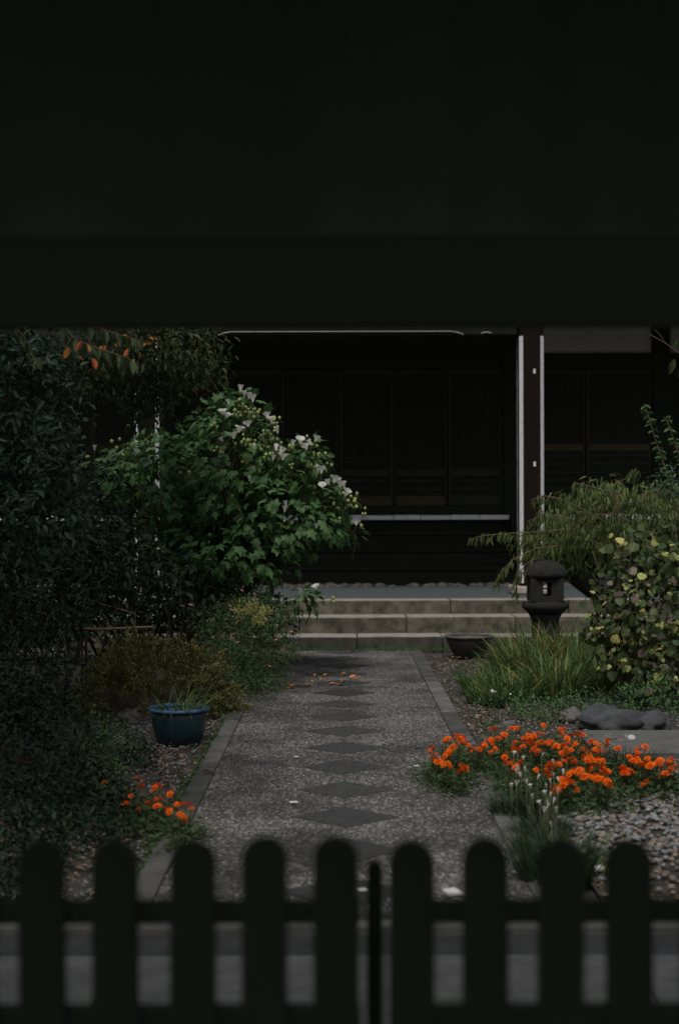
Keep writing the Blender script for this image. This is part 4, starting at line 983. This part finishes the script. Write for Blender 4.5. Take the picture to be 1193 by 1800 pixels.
for i, (px, py, lab) in enumerate(plants):
    bs_ = []
    for bx, by in asg[i]:
        z = random.uniform(.13, .22)
        if by > 1385 and bx > 500: z = .12
        bs_.append(G(bx, by, z))
    if not bs_: continue
    c = sum(bs_, Vector()) / len(bs_); c.z = 0
    e = empty('marigold', tuple(c), lab, 'flower', 'marigolds')
    if i == 9: e['label'] = lab
    a = Acc()
    pos = []; ax = []
    for p in bs_:
        o = bpy.data.objects.new('bloom', random.choice(bms)); COL.objects.link(o); o.parent = e; o.location = p - c
        s = random.uniform(.015, .028) if p.x > 0 else random.uniform(.013, .022); o.scale = (s, s, s * .9); o.rotation_euler = (random.uniform(0, .9), random.uniform(-.5, .5), random.uniform(0, 6))
        root = Vector((c.x + (p.x - c.x) * .6, c.y + (p.y - c.y) * .6 + .02, 0)); a.tube([root, root.lerp(p, .5) + Vector((0, .01, .02)), p - Vector((0, 0, .01))], .004, .003, 4)
        nl = 52
        for k in range(nl):
            t = random.random() ** .8; q = root.lerp(p, t); r = .075
            pos.append((q.x + random.gauss(0, r * .7), q.y + random.gauss(0, r * .7), max(.012, q.z * random.uniform(.3, .98) - .012))); ax.append((random.gauss(0, 1), random.gauss(0, 1), random.uniform(-.2, .9)))
    a.obj('stems', M['stemgreen'], e, kind='stuff')
    pos = np.array(pos); ax = np.array(ax); nr = rand_dirs(len(pos)); nr[:, 2] += .8
    me = mass_mesh('foliage', T_NARROW, pos - np.array(c), frames(ax, nr), .045 * rng.uniform(.6, 1.2, len(pos))); link('foliage', me, M['marif'], e, kind='stuff')
# feathery low green patch between spill and bed
fe = empty('feathery_plant', tuple(G(860, 1372)), 'pale green feathery low foliage between the marigolds and the kerb', 'plant')
ells = [E(850, 1345, 8.75, 45, 18, .18), E(885, 1368, 8.3, 38, 22, .18), E(900, 1400, 7.8, 30, 26, .14), E(930, 1335, 9, 60, 26, .3), E(1020, 1345, 8.9, 50, 22, .3), E(1150, 1375, 8.7, 50, 26, .25)]
pos, R, S = leaf_set(ells, 300, 9, .045, .04, droop=-.1, up=.6, jit=.8)
leaves_out(fe, T_NARROW, pos, R, S, M['marif'], 0)

# ------------------------------------------------------------------ white rain lilies with their grassy clumps
wl = c8([(515, 450), (490, 420), (468, 402), (482, 387), (580, 328), (636, 367), (675, 411), (634, 422), (603, 472), (617, 506), (608, 543), (630, 540), (645, 582), (590, 580), (448, 467), (469, 460), (502, 348), (458, 325), (650, 493), (623, 642), (530, 470), (560, 430), (595, 500), (540, 520), (575, 545), (655, 440), (510, 395), (620, 455), (600, 560)])
c1 = grass_clump(900, 1440, .10, 300, .19, .006, 'dark grassy clump of white rain lilies beside the right kerb', m='strap_dark', name='rain_lily', spread=.8, bend=.6, cat='flower')
a = Acc()
for px, py in wl:
    p = G(px, py, .2); o = bpy.data.objects.new('flower', fm[random.choice((0, 0, 1, 2)) if True else 0]); COL.objects.link(o); o.parent = c1
    o.location = p - c1.location; s = random.uniform(.022, .032); o.scale = (s * .8, s * .8, s * 1.2); o.rotation_euler = (random.uniform(-.3, .8), random.uniform(-.4, .4), random.uniform(0, 6))
    a.tube([(p.x * .97 + .02, p.y - .02, 0), (p.x, p.y, p.z * .5), p], .0022, .0018, 4)
a.obj('stalks', M['stemgreen'], c1, kind='stuff')
grass_clump(938, 1440, .12, 300, .18, .006, 'grassy clump between the marigolds and the rain lilies', spread=.8, bend=.6, m='strap_dark')
grass_clump(900, 1400, .08, 200, .15, .006, 'short grassy tuft at the left foot of the marigolds', spread=.9, bend=.6, m='marif')
grass_clump(950, 1478, .12, 300, .18, .006, 'dark grass tuft between the kerb and the pebbles', spread=.8, bend=.5, m='strap_dark')
grass_clump(975, 1560, .14, 420, .26, .008, 'dark spiky grass clump standing up behind the picket tops', m='strap_dark', spread=.55, bend=.3)
grass_clump(945, 1515, .10, 240, .18, .007, 'dark low grass tuft against the right kerb', m='strap_dark', spread=.6, bend=.4)
grass_clump(1040, 1545, .14, 90, .25, .007, 'thin straggling grass tuft on the near pebbles', spread=.7, bend=.6)
c2 = grass_clump(1090, 1375, .15, 420, .22, .009, 'dark green leafy clump with pale star flowers in front of the slab', m='camel2', name='star_flower_plant', spread=.7, cat='flower')
for px, py in ((1069, 1297), (1099, 1298), (1108, 1301), (1092, 1304)):
    p = G(px, py, .24); o = link('flower', fm[2], None, c2); o.location = p - c2.location; o.scale = (.035, .035, .025); o.rotation_euler = (.6, random.uniform(-.4, .4), random.uniform(0, 6))
grass_clump(1165, 1395, .16, 420, .16, .008, 'low dark tuft at the right end of the marigold bed', m='camel2', spread=.9)
c3 = grass_clump(868, 1245, .10, 120, .14, .008, 'small tuft with a white star flower at the iris bed corner', m='camel2', name='star_flower_plant', spread=.8, cat='flower')
for px, py, s in ((863, 1218, .03), (869, 1219, .026), (895, 1222, .014), (937, 1227, .024)):
    p = G(px, py, .13); o = link('flower', fm[2], None, c3); o.location = p - c3.location; o.scale = (s, s, s * .8); o.rotation_euler = (.6, 0, random.uniform(0, 6))

# ------------------------------------------------------------------ gate: header boards, posts, roof and the picket leaves
gt = empty('gate', (0, 3.45, 0), 'black wooden roofed gate framing the view with its tall header', 'gate')
def gb(name, x0, x1, y0, y1, z0, z1, bev=.006): return box(name, x0, x1, y0, y1, z0, z1, M['wood_header'], gt, bev)
HB = H + 322 / F * 3.54
link('lintel', from_bm('lintel', box_bm(-1.18, 1.18, -.05, .09, HB, HB + .2, .004)), M['lintel_wood'], gt)
bx = -1.18
while bx < 1.17:
    wd = .24; gb('header_board', bx + .0002, min(bx + wd, 1.18) - .0002, 3.402 + random.uniform(0, .001), 3.47, HB + .2005, 2.84, .0); bx += wd
gb('backing_board', -1.18, 1.18, 3.475, 3.50, HB + .201, 2.84, .003)
for s in (-1, 1):
    gb('gate_post', s * 1.3 - .12, s * 1.3 + .12, 3.33, 3.57, 0, 2.84, .012)
    x0, x1 = sorted((s * 1.425, s * 4.5)); gb('side_wall', x0, x1, 3.42, 3.5, 0, 2.6, .004)
bm = bmesh.new()
gb('ceiling', -2.2, 2.2, 1.7, 3.8, 2.845, 2.89, .004)
pr = [(1.4, 2.95), (2.7, 3.7), (4.0, 2.95), (4.0, 2.895), (2.7, 3.5), (1.4, 2.895)]
A_ = [bm.verts.new((-2.6, y - 3.45, z)) for y, z in pr]; B_ = [bm.verts.new((2.6, y - 3.45, z)) for y, z in pr]
bm.faces.new(A_[::-1]); bm.faces.new(B_)
for q in range(6): bm.faces.new((A_[q], A_[(q + 1) % 6], B_[(q + 1) % 6], B_[q]))
bmesh.ops.recalc_face_normals(bm, faces=bm.faces); link('roof', from_bm('roof', bm), M['roof'], gt)

fd = 2.45
def picket_me(h0, h1, w_):
    bm = bmesh.new(); pts = [(-w_ / 2, h0)]; r = w_ / 2
    pts = [(-r, h0), (r, h0)] + [(r * math.cos(a), h1 - r + r * math.sin(a)) for a in np.linspace(0, math.pi, 11)]
    A_ = [bm.verts.new((x, 0, z)) for x, z in pts]; B_ = [bm.verts.new((x, .02, z)) for x, z in pts]
    bm.faces.new(A_); bm.faces.new(B_[::-1])
    for q in range(len(pts)): bm.faces.new((A_[q], B_[q], B_[(q + 1) % len(pts)], A_[(q + 1) % len(pts)]))
    bmesh.ops.recalc_face_normals(bm, faces=bm.faces)
    return from_bm('picket', bm)
ztop = H - 578 / F * fd
pm = picket_me(.10, ztop, .079)
for side, pxs, x0, x1, lab in ((-1, [-182, -53, 76, 205, 333, 461, 590], -.98, X(633, fd), 'left leaf of the low black picket gate with round topped pickets'),
                               (1, [720, 850, 980, 1108, 1238, 1367], X(688, fd), .98, 'right leaf of the low black picket gate with round topped pickets')):
    e = empty('picket_gate', ((x0 + x1) / 2, fd, 0), lab, 'gate', 'leaves of the picket gate')
    for px in pxs: link('picket', pm, M['wood_gate'], e, loc=(X(px, fd) - e.location.x, 0, random.uniform(-.004, .004)), rot=(0, random.uniform(-.006, .006), 0))
    for za, zb in ((H - 733 / F * fd, H - 692 / F * fd), (H - 950 / F * fd, H - 879 / F * fd)):
        box('rail', x0, x1, fd + .021, fd + .05, za, zb, M['wood_gate'], e, .004)
    xh = x0 if side < 0 else x1
ms = link('meeting_post', picket_me(0, H - 615 / F * 2.56, .032), M['wood_gate']); ms.location = (X(657, 2.56), 2.56, 0); tag(ms, 'thin black upright post between the two picket gate leaves', 'post')
for s, lab in ((-1, 'black side post carrying the left picket gate leaf'), (1, 'black side post carrying the right picket gate leaf')):
    o = link('side_post', from_bm('side_post', box_bm(-.06, .06, -.06, .06, 0, 1.15, .008)), M['wood_gate']); o.location = (s * 1.045, fd + .03, 0.025); tag(o, lab, 'post')
